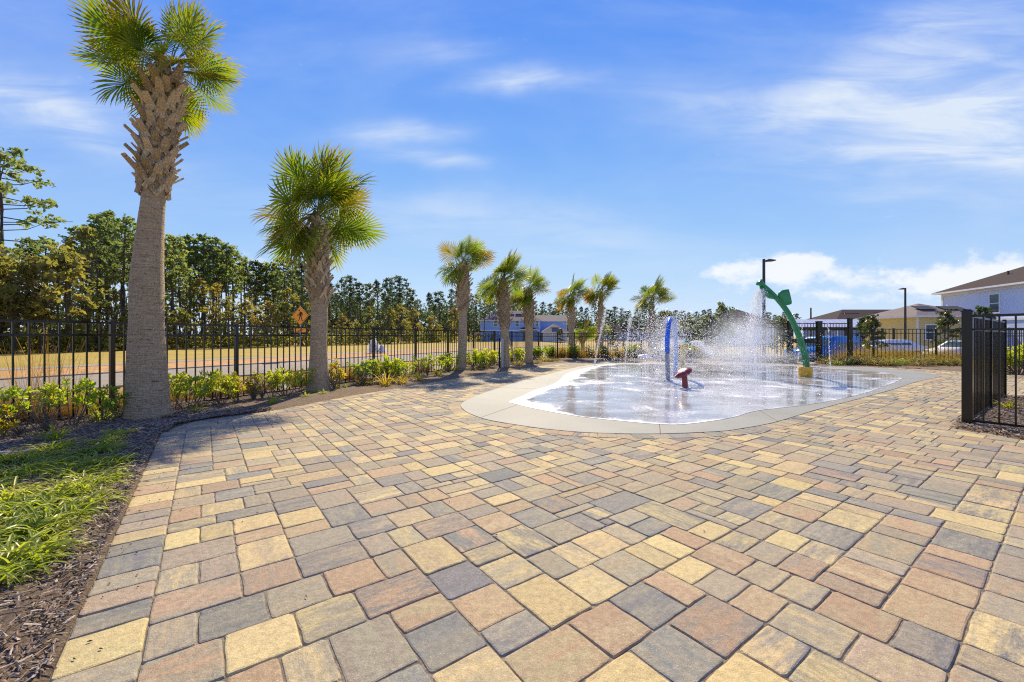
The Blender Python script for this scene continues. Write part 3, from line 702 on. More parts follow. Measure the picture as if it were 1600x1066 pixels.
# ---- splash pad, water film
def pad():
    top, low = padring(0), padring(.006); n = len(top); b = MB()
    b.add([(p.x, p.y, .0075) for p in top] + [(p.x, p.y, -.02) for p in low], [tuple(range(n))] + [(i, i + n, (i + 1) % n + n, (i + 1) % n) for i in range(n)])
    me = b.mesh('splash_pad', M['concrete']); bm = bmesh.new(); bm.from_mesh(me); bmesh.ops.recalc_face_normals(bm, faces=bm.faces[:]); bm.to_mesh(me); bm.free()
    o = tag(link('splash_pad', me), kind='structure')
    # saw-cut joints
    jb = MB()
    for p, q in (((1358, 617), (1345, 612)), ((752, 653), (812, 632)), ((1032, 678), (1030, 661.5)), ((1215, 659), (1186, 642)), ((776, 606), (838, 608.5)), ((1452, 591), (1404, 592)), ((905, 573.8), (912, 575)), ((1160, 568.6), (1162, 570))):
        p, q = pix(*p), pix(*q); d = (q - p).normalized(); s_ = Vector((-d.y, d.x, 0)) * .005; jb.add([(v.x, v.y, .0085) for v in (p - s_, q - s_, q + s_, p + s_)], [(0, 1, 2, 3)])
    jb.build('saw_cut', M['sand'], o)
    wp = [(796, 627.5), (806, 631), (820, 635), (870, 645), (920, 652.5), (970, 657.5), (1020, 662), (1065, 663), (1120, 656.5), (1150, 651), (1182, 642), (1250, 634), (1300, 626), (1345, 616), (1375, 606), (1400, 596.5), (1409, 591), (1398, 585.5), (1365, 580.5), (1300, 575.5), (1225, 571.8), (1120, 569.3), (1000, 568.8), (950, 569.8), (928, 573), (905, 578), (888, 583), (880, 588), (872, 596), (858, 603), (836, 609.5), (818, 618)]
    W0 = catmull([pix(*p, .011) for p in wp], 5, True); n = len(W0)
    c = Vector((4.6, 11.0, .011)); ts = [0, .012, .03, .06, .1, .16, .24, .36, .5, .7]; vs = []; fo = []
    foamy = []
    for p in W0:
        x = CX + F_PX * p.x / p.y; y = HOR + F_PX * CAMH / p.y
        left = ss(-x, -990, -870) if y < 634 else ss(-x, -900, -800); foamy.append((.05 + .24 * left, .85 if (x < 1130) else .25))
    for t in ts:
        for i, p in enumerate(W0):
            q = p.lerp(c, t); q = q + Vector((R.uniform(-.02, .02), R.uniform(-.02, .02), 0)) * (0 if t == 0 else 1)
            d = (q - p).length; vs.append(q); wd, am = foamy[i]; fo.append(am * math.exp(-(d / (wd * 1.5)) ** 2) * 1.0 + .27 + .22 * math.exp(-((q.x - 3.9) / 2.4) ** 2 - ((q.y - 9.6) / 1.7) ** 2))
    m = len(ts); vs.append(c); fo.append(.35)
    fs = [(j * n + i, j * n + (i + 1) % n, (j + 1) * n + (i + 1) % n, (j + 1) * n + i) for j in range(m - 1) for i in range(n)] + [((m - 1) * n + i, (m - 1) * n + (i + 1) % n, m * n) for i in range(n)]
    b = MB(); b.add(vs, fs, 0, foam=fo); me = b.mesh('water', M['water'], True)
    if me.polygons[0].normal.z < 0: me.flip_normals()
    tag(link('water', me), kind='structure')
pad()

# ---- planting beds of bark mulch
def bed_h(x, y): return .022 + .022 * mnoise.noise(Vector((x * 1.6, y * 1.6, 0))) + .012 * mnoise.noise(Vector((x * 6, y * 6, 3)))
def left_bed():
    E_ = [Vector((p.x, p.y, 0)) for p in LEDGE]; b = MB(); m = 22; vs = []
    E2 = []
    for i in range(len(E_) - 1):
        k = max(1, int((E_[i + 1] - E_[i]).length / .12))
        E2 += [E_[i].lerp(E_[i + 1], j / k) for j in range(k)]
    E2.append(E_[-1]); n = len(E2)
    for i, p in enumerate(E2):
        s, nn = p.dot(FD), p.dot(FN); t0 = max(0.0, min(1.0, (s - 2.0) / 2.2))
        for j in range(m + 1):
            t = j / m; nq = nn + (max(7.8, nn + .3) - nn) * t; q = sn(s - (1 - t0) * .0, nq)
            vs.append((q.x, q.y, (bed_h(q.x, q.y) if j else -.004)))
    b.add(vs, [(i * (m + 1) + j, (i + 1) * (m + 1) + j, (i + 1) * (m + 1) + j + 1, i * (m + 1) + j + 1) for i in range(n - 1) for j in range(m)])
    me = b.mesh('mulch_bed', M['mulch'], True)
    if sum(p.normal.z for p in me.polygons) < 0: me.flip_normals()
    tag(link('mulch_bed', me), kind='structure')
def poly_bed(poly, step=.09, h=1.0):
    xs = [p.x for p in poly]; ys = [p.y for p in poly]; b = MB(); pl = [(p.x, p.y) for p in poly]
    nx = int((max(xs) - min(xs)) / step) + 2; ny = int((max(ys) - min(ys)) / step) + 2; idx = {}; vs = []; fs = []
    for j in range(ny):
        for i in range(nx):
            x, y = min(xs) + i * step, min(ys) + j * step
            d = dist_poly(x, y, pl); ins = inpoly(x, y, pl)
            if ins or d < step * .9:
                idx[(i, j)] = len(vs); vs.append((x, y, (bed_h(x, y) * h * min(1, .25 + d / .15) if ins else -.006)))
    for (i, j) in idx:
        q = [(i, j), (i + 1, j), (i + 1, j + 1), (i, j + 1)]
        if all(k in idx for k in q): fs.append(tuple(idx[k] for k in q))
    b.add(vs, fs); tag(b.build('mulch_bed', M['mulch'], smooth=True), kind='structure')
left_bed(); poly_bed(RBED)
BB = BBED + [Vector((21, 16.9, 0)), Vector((13.6, 17.2, 0)), Vector((12.4, 17.2, 0)), Vector((11.9, 16.6, 0))]
poly_bed(BB, .2)
poly_bed([pix(905, 566), pix(960, 564), Vector((9.6, 18.65, 0)), Vector((11.9, 16.9, 0)), Vector((11.9, 17.6, 0)), Vector((9.6, 21.0, 0)), Vector((2.0, 21.0, 0))], .2)
def chips():
    """loose bark pieces lying on the near beds"""
    def scatter(name, n, fn, big=1.0):
        b = MB(); cols = [(.30, .225, .155), (.20, .145, .095), (.11, .08, .055), (.42, .335, .245), (.05, .036, .026), (.26, .155, .09), (.5, .42, .33)]
        k = 0
        while k < n:
            q = fn()
            if q is None: continue
            k += 1
            L = R.uniform(.012, .055) * big * (1.6 if R.random() < .07 else 1); w = R.uniform(.003, .011) * big; a = R.uniform(0, math.pi); h = R.uniform(.001, .006)
            d = Vector((math.cos(a), math.sin(a), R.uniform(-.35, .35))); s_ = Vector((-d.y, d.x, R.uniform(-.4, .4))); z = bed_h(q[0], q[1]) + R.uniform(.0, .016)
            c = Vector((q[0], q[1], z)); u = Vector((0, 0, h))
            vs = [c - d * L / 2 - s_ * w / 2, c + d * L / 2 - s_ * w * .3, c + d * L / 2 + s_ * w * .3, c - d * L / 2 + s_ * w / 2, c + u + d * R.uniform(-.2, .2) * L]
            col = R.choice(cols); b.add(vs, [(0, 1, 4), (1, 2, 4), (2, 3, 4), (3, 0, 4)], 0, ca=col)
        tag(b.build(name, M['chip']), 'loose dark bark chips strewn over the planting bed', 'mulch', kind='stuff')
    E_ = [Vector((p.x, p.y, 0)) for p in LEDGE]
    def near():
        i = R.randrange(3, len(STRAIGHT) + 14); p = E_[i].lerp(E_[i + 1], R.random()); nn = p.dot(FN)
        y = p.y
        if R.random() < min(.85, max(0, (y - 3.2) / 6)): return None
        t = R.random() ** 1.35; q = sn(p.dot(FD), nn + .015 + (max(7.5, nn + .3) - nn) * t)
        if q.y < .7 or q.x < -q.y * 1.25 - .6: return None
        return q.x, q.y
    scatter('mulch_chips', 34000, near)
    rb = [(p.x, p.y) for p in RBED]
    def right():
        x, y = R.uniform(5, 9.6), R.uniform(3.8, 7.6)
        return (x, y) if inpoly(x, y, rb) else None
    scatter('mulch_chips', 5000, right, 1.5)
chips()
# ------------------------------------------------------------------ fences
PICK = MB(); PICK.box((0, 0, .5), (.016, .016, 1.0)); PICK_ME = PICK.mesh('picket', M['black'])
def post_mesh(w, h):
    b = MB(); b.box((0, 0, h / 2), (w, w, h)); b.box((0, 0, h + .006), (w + .014, w + .014, .012)); b.box((0, 0, h + .020), (w + .008, w + .008, .018), taper=.55); return b.mesh('post', M['black'])
POSTS = {}
def fence(name, label, p, q, panel, pitch, zb, zt, z0=0.0, cat='fence', post_w=.052, z_end=None, mid=.165, gap=(), posts_at=None):
    """p, q ground points; one post every panel, pickets between; rails at the bottom, below the top and on top"""
    p, q = Vector((p[0], p[1], 0)), Vector((q[0], q[1], 0)); d = q - p; L = d.length; d.normalize(); ang = math.atan2(d.y, d.x)
    t = thing(name, label, cat, (p.x, p.y, z0)); ze = z0 if z_end is None else z_end
    n = max(1, round(L / panel)); ds = posts_at or [L * i / n for i in range(n + 1)]
    key = (post_w, round(zt, 2)); 
    if key not in POSTS: POSTS[key] = post_mesh(post_w, zt + .05)
    dz = lambda s: (ze - z0) * s / L
    for s in ds: link('post', POSTS[key], t, d * s + Vector((0, 0, dz(s) - .03)), (0, 0, ang))
    for a, b_ in zip(ds, ds[1:]):
        w = b_ - a; c = d * (a + w / 2)
        for z, h in ((zb, .026), (zt - mid, .026), (zt, .028)):
            mb = MB(); mb.box((0, 0, 0), (w - post_w, .028, h)); link('rail', mb.mesh('rail', M['black']), t, c + Vector((0, 0, z + dz(a + w / 2))), (0, 0, ang))
        k = max(1, round(w / pitch)); st = w / k
        for i in range(1, k):
            s = a + i * st; link('picket', PICK_ME, t, d * s + Vector((0, 0, zb + dz(s))), (0, 0, ang), (1, 1, zt - zb))
    return t
F0 = Vector((-4.80, 7.31, 0))            # the post right of the tall palm
def fpost(i): return F0 + FD * (1.696 * (i - 1))
END = fpost(10); CORN = Vector(((871 - 800) / 656 * 20.6, 20.6, 0))
fence('picket_fence', 'long black metal picket fence along the left planting bed behind the palms', fpost(-3), END, 1.696, .128, .03, 1.265)
fence('picket_fence', 'short black fence panel closing the far end of the left bed', END, CORN, 1.3, .121, .03, 1.255)
fence('picket_fence', 'black picket fence behind the splash pad at the back of the deck', CORN, (9.55, 20.6), 1.6, .121, .03, 1.24, posts_at=[0, .84] + [.84 + 1.64 * i for i in range(1, 4)] + [7.32])
G0, G1 = Vector((11.25, 17.0, 0)), Vector((13.68, 17.0, 0))
fence('picket_fence', 'taller black fence section behind the mist left of the gate', (9.55, 20.6), G0, 1.6, .121, .05, 1.62, post_w=.06)
def gate():
    t = thing('metal_gate', 'black metal pool gate with a wide lock plate right of the green spray arch', 'gate', G0)
    w1 = 1.18
    for x, w, h in ((.0, .16, 1.70), (.10, .07, 1.66), (w1, .19, 1.68), (2.43, .15, 1.80)):
        mb = MB(); mb.box((x, 0, h / 2), (w, w * .7, h)); mb.box((x, 0, h + .012), (w + .02, w * .7 + .02, .024)); mb.build('post', M['black'], t)
    for x0, x1 in ((.14, w1 - .1), (w1 + .1, 2.35)):
        for z in (.08, 1.45, 1.61):
            mb = MB(); mb.box(((x0 + x1) / 2, 0, z), (x1 - x0, .034, .034)); mb.build('rail', M['black'], t)
        k = round((x1 - x0) / .12)
        for i in range(1, k): link('picket', PICK_ME, t, (x0 + (x1 - x0) * i / k, 0, .08), None, (1.1, 1.1, 1.53))
    mb = MB(); mb.box((.58, -.02, .90), (.98, .02, .17)); mb.build('lock_plate', M['black'], t)
    mb = MB(); mb.box((.03, -.075, 1.06), (.085, .012, .035)); mb.build('latch_label', M['white_trim'], t)
    mb = MB(); mb.tube([(1.02, -.05, .9), (1.02, -.09, .9), (.9, -.09, .9)], .011, 6); mb.build('handle', M['galv'], t)
gate()
fence('picket_fence', 'black picket fence behind the grassy bed at the right of the gate', G1, (22.2, 16.8), 2.5, .16, .06, 1.375, posts_at=[0.08, 1.0 - .06, 3.42, 5.93, 8.4])
C0 = pix(1513, 664.5); C1 = C0 + A_ * 1.95; C2 = C0 + A_ * 3.85; C3 = C0 - B_ * 1.62
fence('picket_fence', 'glossy black fence run receding from the near corner post on the right', C0, C2, 1.93, .12, .06, 1.33, post_w=.052)
fence('picket_fence', 'nearest black fence panel cut by the right edge of the view', C0, C3 - B_ * 1.6, 1.6, .126, .06, 1.33, post_w=.052)
mb = MB(); mb.box((0, 0, .69), (.092, .092, 1.38)); mb.box((0, 0, 1.386), (.108, .108, .014)); mb.box((0, 0, 1.40), (.1, .1, .02), taper=.6)
cp = thing('corner_post', 'thick black square corner post with a cap at the mulch tip on the right', 'post', C0 + Vector((-.02, -.01, 0)), math.atan2(A_.y, A_.x)); mb.build('post', M['black'], cp)
fence('picket_fence', 'black picket fence in front of the bright green hedge at the far right', (12.6, 11.35), (18, 11.2), 1.6, .121, .06, 1.26)

# ------------------------------------------------------------------ sabal palms
def fan_mesh(seed, pet=.62, blade=.62, nseg=36, droop=.45, half=128, name='frond'):
    """one costapalmate leaf: petiole along +X, blade folded along a drooping rib, tips hanging"""
    r = random.Random(seed); b = MB()
    b.tube([(0, 0, 0), (pet * .5, 0, .03), (pet, 0, .0)], [.016, .012, .009], 5, mi=1)
    # the costa continues into the blade and curves down
    def costa(t): return Vector((pet + blade * .55 * t, 0, -blade * .20 * t * t))
    for i in range(nseg):
        k = (i + .5) / nseg * 2 - 1; ang = k * rad(half); root = costa(max(0, 1 - abs(k)) * .8)
        L = blade * (.80 + .28 * (1 - abs(k) ** 1.6)) * r.uniform(.9, 1.06)
        d0 = Vector((math.cos(ang), math.sin(ang), .16 * (1 - abs(k)) - .05 + abs(math.sin(ang)) * .22))
        d0.normalize(); side = Vector((-math.sin(ang), math.cos(ang), 0)); side = side - d0 * side.dot(d0); side.normalize()
        dr = droop * r.uniform(.6, 1.5); pts = []; ws = []; tp = []
        sp = math.pi * 2 * half / 360 * 2 / nseg
        for q, t in enumerate((0.0, .28, .55, .8, 1.0)):
            p = root + d0 * L * t; p.z -= dr * L * max(0, t - .25) ** 2; p += side * r.uniform(-.012, .012) * t
            pts.append(p); ws.append((.014, sp * L * .30, min(.075, sp * L * .50), .026, .003)[q]); tp.append((0, 0, 0, .22, .9)[q])
        b.strip(pts, ws, side, 0, fold=.22 * (1 if i % 2 else -1), tips=tp)
    return b.mesh(name, [M['frond'], M['petiole']])
FANS = [fan_mesh(1, .62, .62, 38, .22), fan_mesh(2, .66, .62, 38, .42), fan_mesh(3, .55, .66, 36, .75), fan_mesh(4, .6, .60, 38, .32)]
def recol(me, mat):
    m2 = me.copy(); m2.materials.clear(); m2.materials.append(mat); m2.materials.append(M['petiole']); return m2
FANS_Y = [recol(FANS[0], M['frond_yellow']), recol(FANS[2], M['frond_yellow'])]
FANS_D = [recol(FANS[2], M['frond_dead'])]
def boot_mb(b, base, out, up, L, w, rng, split=True):
    """a cut leaf base: two straps rising from the trunk and meeting in a blunt stub"""
    side = out.cross(up).normalized(); tip = base + up * L * .78 + out * L * .62; mid = base + up * L * .42 + out * L * .16
    def slab(p, q, w0, w1, th0, th1):
        d = (q - p).normalized(); s2 = side - d * side.dot(d); s2.normalize(); n2 = s2.cross(d)
        vs = [p - s2 * w0 / 2 - n2 * th0, p + s2 * w0 / 2 - n2 * th0, p + s2 * w0 / 2 + n2 * th0 * .3, p - s2 * w0 / 2 + n2 * th0 * .3, q - s2 * w1 / 2 - n2 * th1, q + s2 * w1 / 2 - n2 * th1, q + s2 * w1 / 2 + n2 * th1, q - s2 * w1 / 2 + n2 * th1]
        b.add(vs, [(3, 2, 1, 0), (4, 5, 6, 7), (0, 1, 5, 4), (1, 2, 6, 5), (2, 3, 7, 6), (3, 0, 4, 7)])
    if split:
        for sgn in (-1, 1): slab(base + side * sgn * w * 1.15 - out * .015 - up * L * .10, mid + side * sgn * w * .12, w * .55, w * .55, .012, .014)
        slab(mid - (tip - mid) * .15, tip, w * 1.05, w * .62, .014, .011)
    else: slab(base - out * .01, tip, w * 1.2, w * .62, .016, .011)
def palm(label, axis, radii, boot_from, boot_to, nb, crown, size, nf, boots='parts', tilt_lo=-30, old=0, yellow=0, bw=.075, seed=0, dead=0, stub_r=1.0, boot_len=.27, lift=0):
    rng = random.Random(seed); base = Vector(axis[0])
    t = thing('sabal_palm', label, 'palm tree', base, 0, 'sabal palms round the splash pad')
    ax = catmull([Vector(p) - base for p in axis], 10); rs = []
    H = ax[-1].z
    def rad_at(z):
        for (z0, r0), (z1, r1) in zip(radii, radii[1:]):
            if z <= z1: return r0 + (r1 - r0) * max(0, (z - z0) / (z1 - z0))
        return radii[-1][1]
    def ax_at(z):
        for p, q in zip(ax, ax[1:]):
            if q.z >= z: return p.lerp(q, (z - p.z) / max(1e-6, q.z - p.z))
        return ax[-1]
    b = MB(); zs = [i / 46 * H for i in range(47)]; n = 28; vs = []
    for z in zs:
        c = ax_at(z); r0 = rad_at(z)
        for k in range(n):
            th = 2 * math.pi * k / n
            rr = r0 * (1 + .035 * mnoise.noise(Vector((math.cos(th) * 1.5, math.sin(th) * 1.5, z * 1.2 + seed))) + .02 * mnoise.noise(Vector((math.cos(th) * 4, math.sin(th) * 4, z * 22 + seed))))
            vs.append(c + Vector((math.cos(th) * rr, math.sin(th) * rr, 0)))
    b.add(vs, [(j * n + i, j * n + (i + 1) % n, (j + 1) * n + (i + 1) % n, (j + 1) * n + i) for j in range(46) for i in range(n)])
    b.build('trunk', M['palm_trunk'], t, smooth=True)
    jb = MB()
    for i in range(nb):
        f = i / nb; z = boot_from + (boot_to - boot_from) * f + rng.uniform(-.015, .015); th = i * 2.39996 + rng.uniform(-.12, .12)
        out = Vector((math.cos(th), math.sin(th), 0)); c = ax_at(z) + out * rad_at(z) * .96
        lean = Vector((0, 0, 1)); o2 = (out * (stub_r * rng.uniform(.75, 1.15) * (.45 if f > .9 else 1))).copy()
        L = boot_len * rng.uniform(.8, 1.15) * (1.15 if f < .08 else 1)
        bb = MB() if boots == 'parts' else jb
        cc = c if boots != 'parts' else Vector((0, 0, 0))
        side = out.cross(lean); boot_mb(bb, cc, (o2), lean, L, bw * rng.uniform(.85, 1.15), rng, True)
        if boots == 'parts': bb.build('leaf_base', M['boot'], t, c)
    if boots != 'parts': jb.build('leaf_bases', M['boot'], t)
    cr = Vector(crown) - base; top = ax[-1]
    b = MB(); b.tube([ax_at(H * .93), top, top + Vector((0, 0, .25 * size))], [rad_at(H) * .9, rad_at(H) * .75, .03], 10); b.build('crown_shaft', M['boot'], t)
    for i in range(nf):
        f = (i + .5) / nf; el = rad(82 - (82 - tilt_lo) * f ** .85) + rng.uniform(-.12, .12); th = i * 2.39996 + rng.uniform(-.25, .25)
        me = rng.choice(FANS[:2] if f < .4 else FANS if f < .8 or boots == 'parts' else FANS[:2] + FANS[3:])
        if i < yellow: me = rng.choice(FANS_Y)
        if i >= nf - dead: me = FANS_D[0]; el = rad(rng.uniform(-60, -25))
        elif i >= nf - dead - old: me = rng.choice(FANS_Y)
        o = link('frond', me, t, top + Vector((0, 0, (.12 - .2 * f + lift) * size)) + Vector((math.cos(th), math.sin(th), 0)) * .05)
        o.rotation_mode = 'ZYX'; o.rotation_euler = (rng.uniform(-1, 1) * (.5 + .7 * min(1, f * 1.6)), -el, th)
        s = size * rng.uniform(.86, 1.1); o.scale = (s, s, s)
    return t
Z1, Z2 = 5.535, 8.34
P1 = palm('tallest sabal palm at far left, its crown cut off by the top of the view', [pix(231, 654), dep(229, 520, Z1), dep(231, 420, Z1), dep(240, 305, Z1), dep(250, 200, Z1), dep(262, 118, Z1)],
     [(0, .265), (.25, .232), (1.2, .185), (1.75, .18), (2.4, .145), (2.95, .125), (3.3, .15), (4.1, .165), (4.6, .11)], 2.95, 4.52, 92, dep(258, 60, Z1), .60, 34, tilt_lo=-8, yellow=3, old=5, lift=.15, bw=.10, seed=11, boot_len=.30, stub_r=.8)
P2 = palm('second tall sabal palm with a full round crown, just right of the orange sign', [pix(498, 611), dep(498, 540, Z2), dep(499, 470, Z2), dep(497, 410, Z2), dep(496, 350, Z2)],
     [(0, .235), (.2, .195), (.9, .155), (1.7, .15), (2.0, .175), (2.6, .175), (3.3, .105)], 1.76, 3.24, 84, dep(487, 290, Z2), .86, 50, tilt_lo=14, yellow=1, old=4, lift=.25, bw=.075, seed=5, stub_r=.8)
pal = [  # label, base px, boot-start py, crown-base px/py, trunk radius, size, fronds, extras
 ('third sabal palm with two long cut leaf stubs sticking out below its woven collar', (720, 578.5), 482, (725, 415), .165, .64, 36, dict(dead=1, old=2, seed=21, tilt_lo=8, lift=.15)),
 ('sabal palm held by a wooden brace and a grey board in the left bed', (789, 575), 512, (786, 440), .165, .72, 38, dict(seed=22, tilt_lo=14, lift=.15)),
 ('smaller sabal palm at the far end of the left bed, beside the braced palm', (826, 567), 510, (825, 455), .185, .64, 36, dict(seed=23, tilt_lo=8, old=3, lift=.1)),
]
for lab, bp, bs, cpx, r0, sz, nf, kw in pal:
    d = pix(*bp).y; zb_ = dep(0, bs, d).z; zc = dep(0, cpx[1], d).z
    palm(lab, [pix(*bp), dep((bp[0] * 2 + cpx[0]) / 3 + 1, bp[1] - 40, d), dep((bp[0] + cpx[0]) / 2 + 1, bs, d), dep(*cpx, d)], [(0, r0 * 1.05), (.3, r0 * .9), (zb_ * .9, r0 * .8), (zb_ + .15, r0 * 1.0), ((zb_ + zc) / 2, r0 * 1.1), (zc, r0 * .65)],
         zb_ - .05, zc, 60, dep(cpx[0], cpx[1] - 25, d), sz, nf, 'joined', **kw)
far = [
 ('sabal palm standing behind the back fence, nearest the corner of the left bed', (892, 21.7), 512, (893, 466), .17, .72, 36, dict(seed=31, tilt_lo=12, old=4, lift=.25)),
 ('orange tinged slim sabal palm behind the leftmost water jet', (938, 22.3), 545, (939, 458), .15, .74, 36, dict(seed=32, tilt_lo=6, old=7, yellow=2, lift=.2)),
 ('sabal palm seen through the spray left of the blue arch', (1019, 21.6), 540, (1018, 470), .17, .74, 36, dict(seed=33, tilt_lo=10, old=3, lift=.2)),
 ('low bright green young palm behind the back fence', (910, 25.0), 535, (911, 520), .14, .6, 22, dict(seed=34, tilt_lo=-5, yellow=6)),
 ('low dull green young palm beside the bright green one', (934, 27.0), 535, (935, 518), .14, .6, 20, dict(seed=35, tilt_lo=-5)),
]
for lab, (bx, d), bs, cpx, r0, sz, nf, kw in far:
    base = Vector(((bx - CX) / F_PX * d, d, -.1)); zb_ = dep(0, bs, d).z; zc = dep(0, cpx[1], d).z
    palm(lab, [base, base.lerp(dep(*cpx, d), .4), dep((bx + cpx[0]) / 2, (bs + cpx[1]) / 2, d), dep(*cpx, d)], [(0, r0 * 1.0), (.3, r0 * .88), (zb_, r0 * .8), (zb_ + .15, r0 * .95), ((zb_ + zc) / 2 + .2, r0 * 1.0), (zc + .2, r0 * .6)],
         zb_ + .1, zc + .08, 46, dep(cpx[0], cpx[1] - 20, d), sz, nf, 'joined', bw=.07, **kw)
# the two long cut stubs on the third palm
d = pix(720, 578.5).y; p3 = [o for o in bpy.data.objects if o.get('label', '').startswith('third sabal')][0]
for pts in (((716, 484), (729, 476), (741, 463)), ((731, 479), (718, 479), (704, 485))):
    mb = MB(); q = [dep(x, y, d - .2) - p3.location for x, y in pts]; mb.tube(q, [.075, .055, .03], 6, flat=.35); mb.build('leaf_base', M['boot'], p3)
# ------------------------------------------------------------------ plants of the beds
def tuft_mesh(name, mat, n, L, w, spread, seed, lean=.5, droop=1.0, r0=.05, seg=4, up=1.0):
    """a rosette of arching blades"""
    r = random.Random(seed); b = MB()
    for i in range(n):
        a = r.uniform(0, 2 * math.pi); k = .3 + .7 * r.random(); l = L * r.uniform(.55, 1.1); o = Vector((math.cos(a), math.sin(a), 0)); p = o * r0 * r.random() + Vector((r.uniform(-r0, r0), r.uniform(-r0, r0), 0))
        d = (o * spread * k + Vector((r.uniform(-lean, lean) * .3, r.uniform(-lean, lean) * .3, up))).normalized(); side = Vector((-math.sin(a + r.uniform(-.6, .6)), math.cos(a + r.uniform(-.6, .6)), r.uniform(-.2, .2)))
        pts = [p]; ws = [w * .7]; tp = [0]; cur = p.copy()
        for q in range(1, seg + 1):
            t = q / seg; d = (d + (o * .25 * k + Vector((0, 0, -.55 * droop * (t ** .8)))) * r.uniform(.6, 1.2) * (4 / seg) * (.35 + k)).normalized()
            cur = cur + d * l / seg; pts.append(cur.copy()); ws.append(w * (1, .95, .75, .1)[min(3, int(t * 3.99))] if q < seg else w * .08); tp.append(max(0, t - .62) * 1.5 if r.random() < .4 else 0)
        side = side - d * 0; b.strip(pts, ws, side.normalized(), 0, fold=.25 if seg > 3 else 0, tips=tp)
    return b.mesh(name, mat)
LIR = [tuft_mesh('blades', M['lirio'], 125, .31, .016, 1.5, s, droop=2.1, r0=.075, seg=6, up=1.05) for s in range(4)]
LIRB = [tuft_mesh('blades', M['lirio_b'], 100, .36, .013, 1.1, s + 20, droop=1.2, r0=.1) for s in range(4)]
STRAP = [tuft_mesh('blades', M['strap'], 34, .40, .026, .8, s + 40, droop=.55, r0=.06) for s in range(3)]
SPRT = [tuft_mesh('blades', M['lirio'], 26, .20, .014, .8, s + 50, droop=.6, r0=.03) for s in range(2)]
MUH = [tuft_mesh('blades', M['muhly'], 420, .85, .0045, .62, s + 60, droop=.5, r0=.1, seg=4) for s in range(3)]
MUHY = [tuft_mesh('blades', M['muhly_y'], 330, .95, .006, .6, s + 70, droop=.5, r0=.12, seg=4) for s in range(3)]
def wisp_mesh(seed):
    r = random.Random(seed); b = MB()
    for i in range(34):
        a = r.uniform(0, 6.28); o = Vector((math.cos(a), math.sin(a), 0)); h = r.uniform(.7, 1.15); k = r.uniform(.1, .55)
        pts = [o * .05, o * k * h * .4 + Vector((0, 0, h * .5)), o * k * h + Vector((0, 0, h))]; b.strip(pts, [.004, .003, .002], Vector((-o.y, o.x, 0)), 0)
        for j in range(9):
            p = pts[1].lerp(pts[2], r.uniform(.3, 1)); e = p + Vector((r.uniform(-.07, .07), r.uniform(-.07, .07), r.uniform(.0, .06))); b.strip([p, e], [.002, .001], Vector((1, 0, 0)), 0)
    return b.mesh('seed_heads', M['muhly'])
WISP = [wisp_mesh(1), wisp_mesh(2)]
def ground_z(x, y):
    n = x * FN.x + y * FN.y
    if y < 21 and (n < 7.7): return 0.018
    return gz(x, y)
def plant(name, label, cat, me, p, s, rz=None, group=None, z=None):
    o = link(name, me, None, (p.x, p.y, (ground_z(p.x, p.y) if z is None else z)), (0, 0, R.uniform(0, 6.28) if rz is None else rz), s); return tag(o, label, cat, group)
# liriope clumps, each one where it grows in the photo (pixel of its foot, size)
LC = [((186, 684), .85, 'small bright liriope clump nearest the foot of the tallest palm'), ((165, 696), .9, 'liriope clump at the far end of the bright row, close to the tallest palm'), ((150, 712), .95, ''), ((178, 706), .7, ''),
      ((168, 730), .95, ''), ((140, 734), 1.0, ''), ((112, 748), 1.0, ''), ((150, 760), 1.0, ''), ((122, 776), 1.1, ''), ((92, 778), 1.0, ''), ((140, 792), .9, ''), ((62, 800), 1.05, ''), ((92, 818), 1.0, ''), ((30, 812), 1.0, ''), ((56, 846), 1.05, ''), ((16, 848), 1.0, ''),
      ((44, 882), 1.0, ''), ((6, 902), 1.1, ''), ((-30, 850), 1.1, ''), ((-40, 930), 1.1, ''),
      ((88, 706), .9, 'd'), ((58, 722), 1.0, 'd'), ((22, 728), 1.0, 'd'), ((-12, 730), 1.0, 'd'), ((46, 746), 1.0, 'd'), ((8, 750), 1.0, 'd'), ((84, 732), .85, 'd'), ((-20, 775), 1.0, 'm'), ((8, 790), 1.0, 'm')]
for i, ((x, y), s, lab) in enumerate(LC):
    p = pix(x, y); grp = 'liriope clumps in the near left bed'
    if lab == 'd': lab = 'liriope clump of the rear cluster in the left bed, by the fence side'
    elif lab in ('', 'm'): lab = 'bright liriope clump in the row along the left paver border'
    plant('liriope_clump', lab, 'plant', LIR[i % 4], p, s * R.uniform(.72, .9), group=grp)
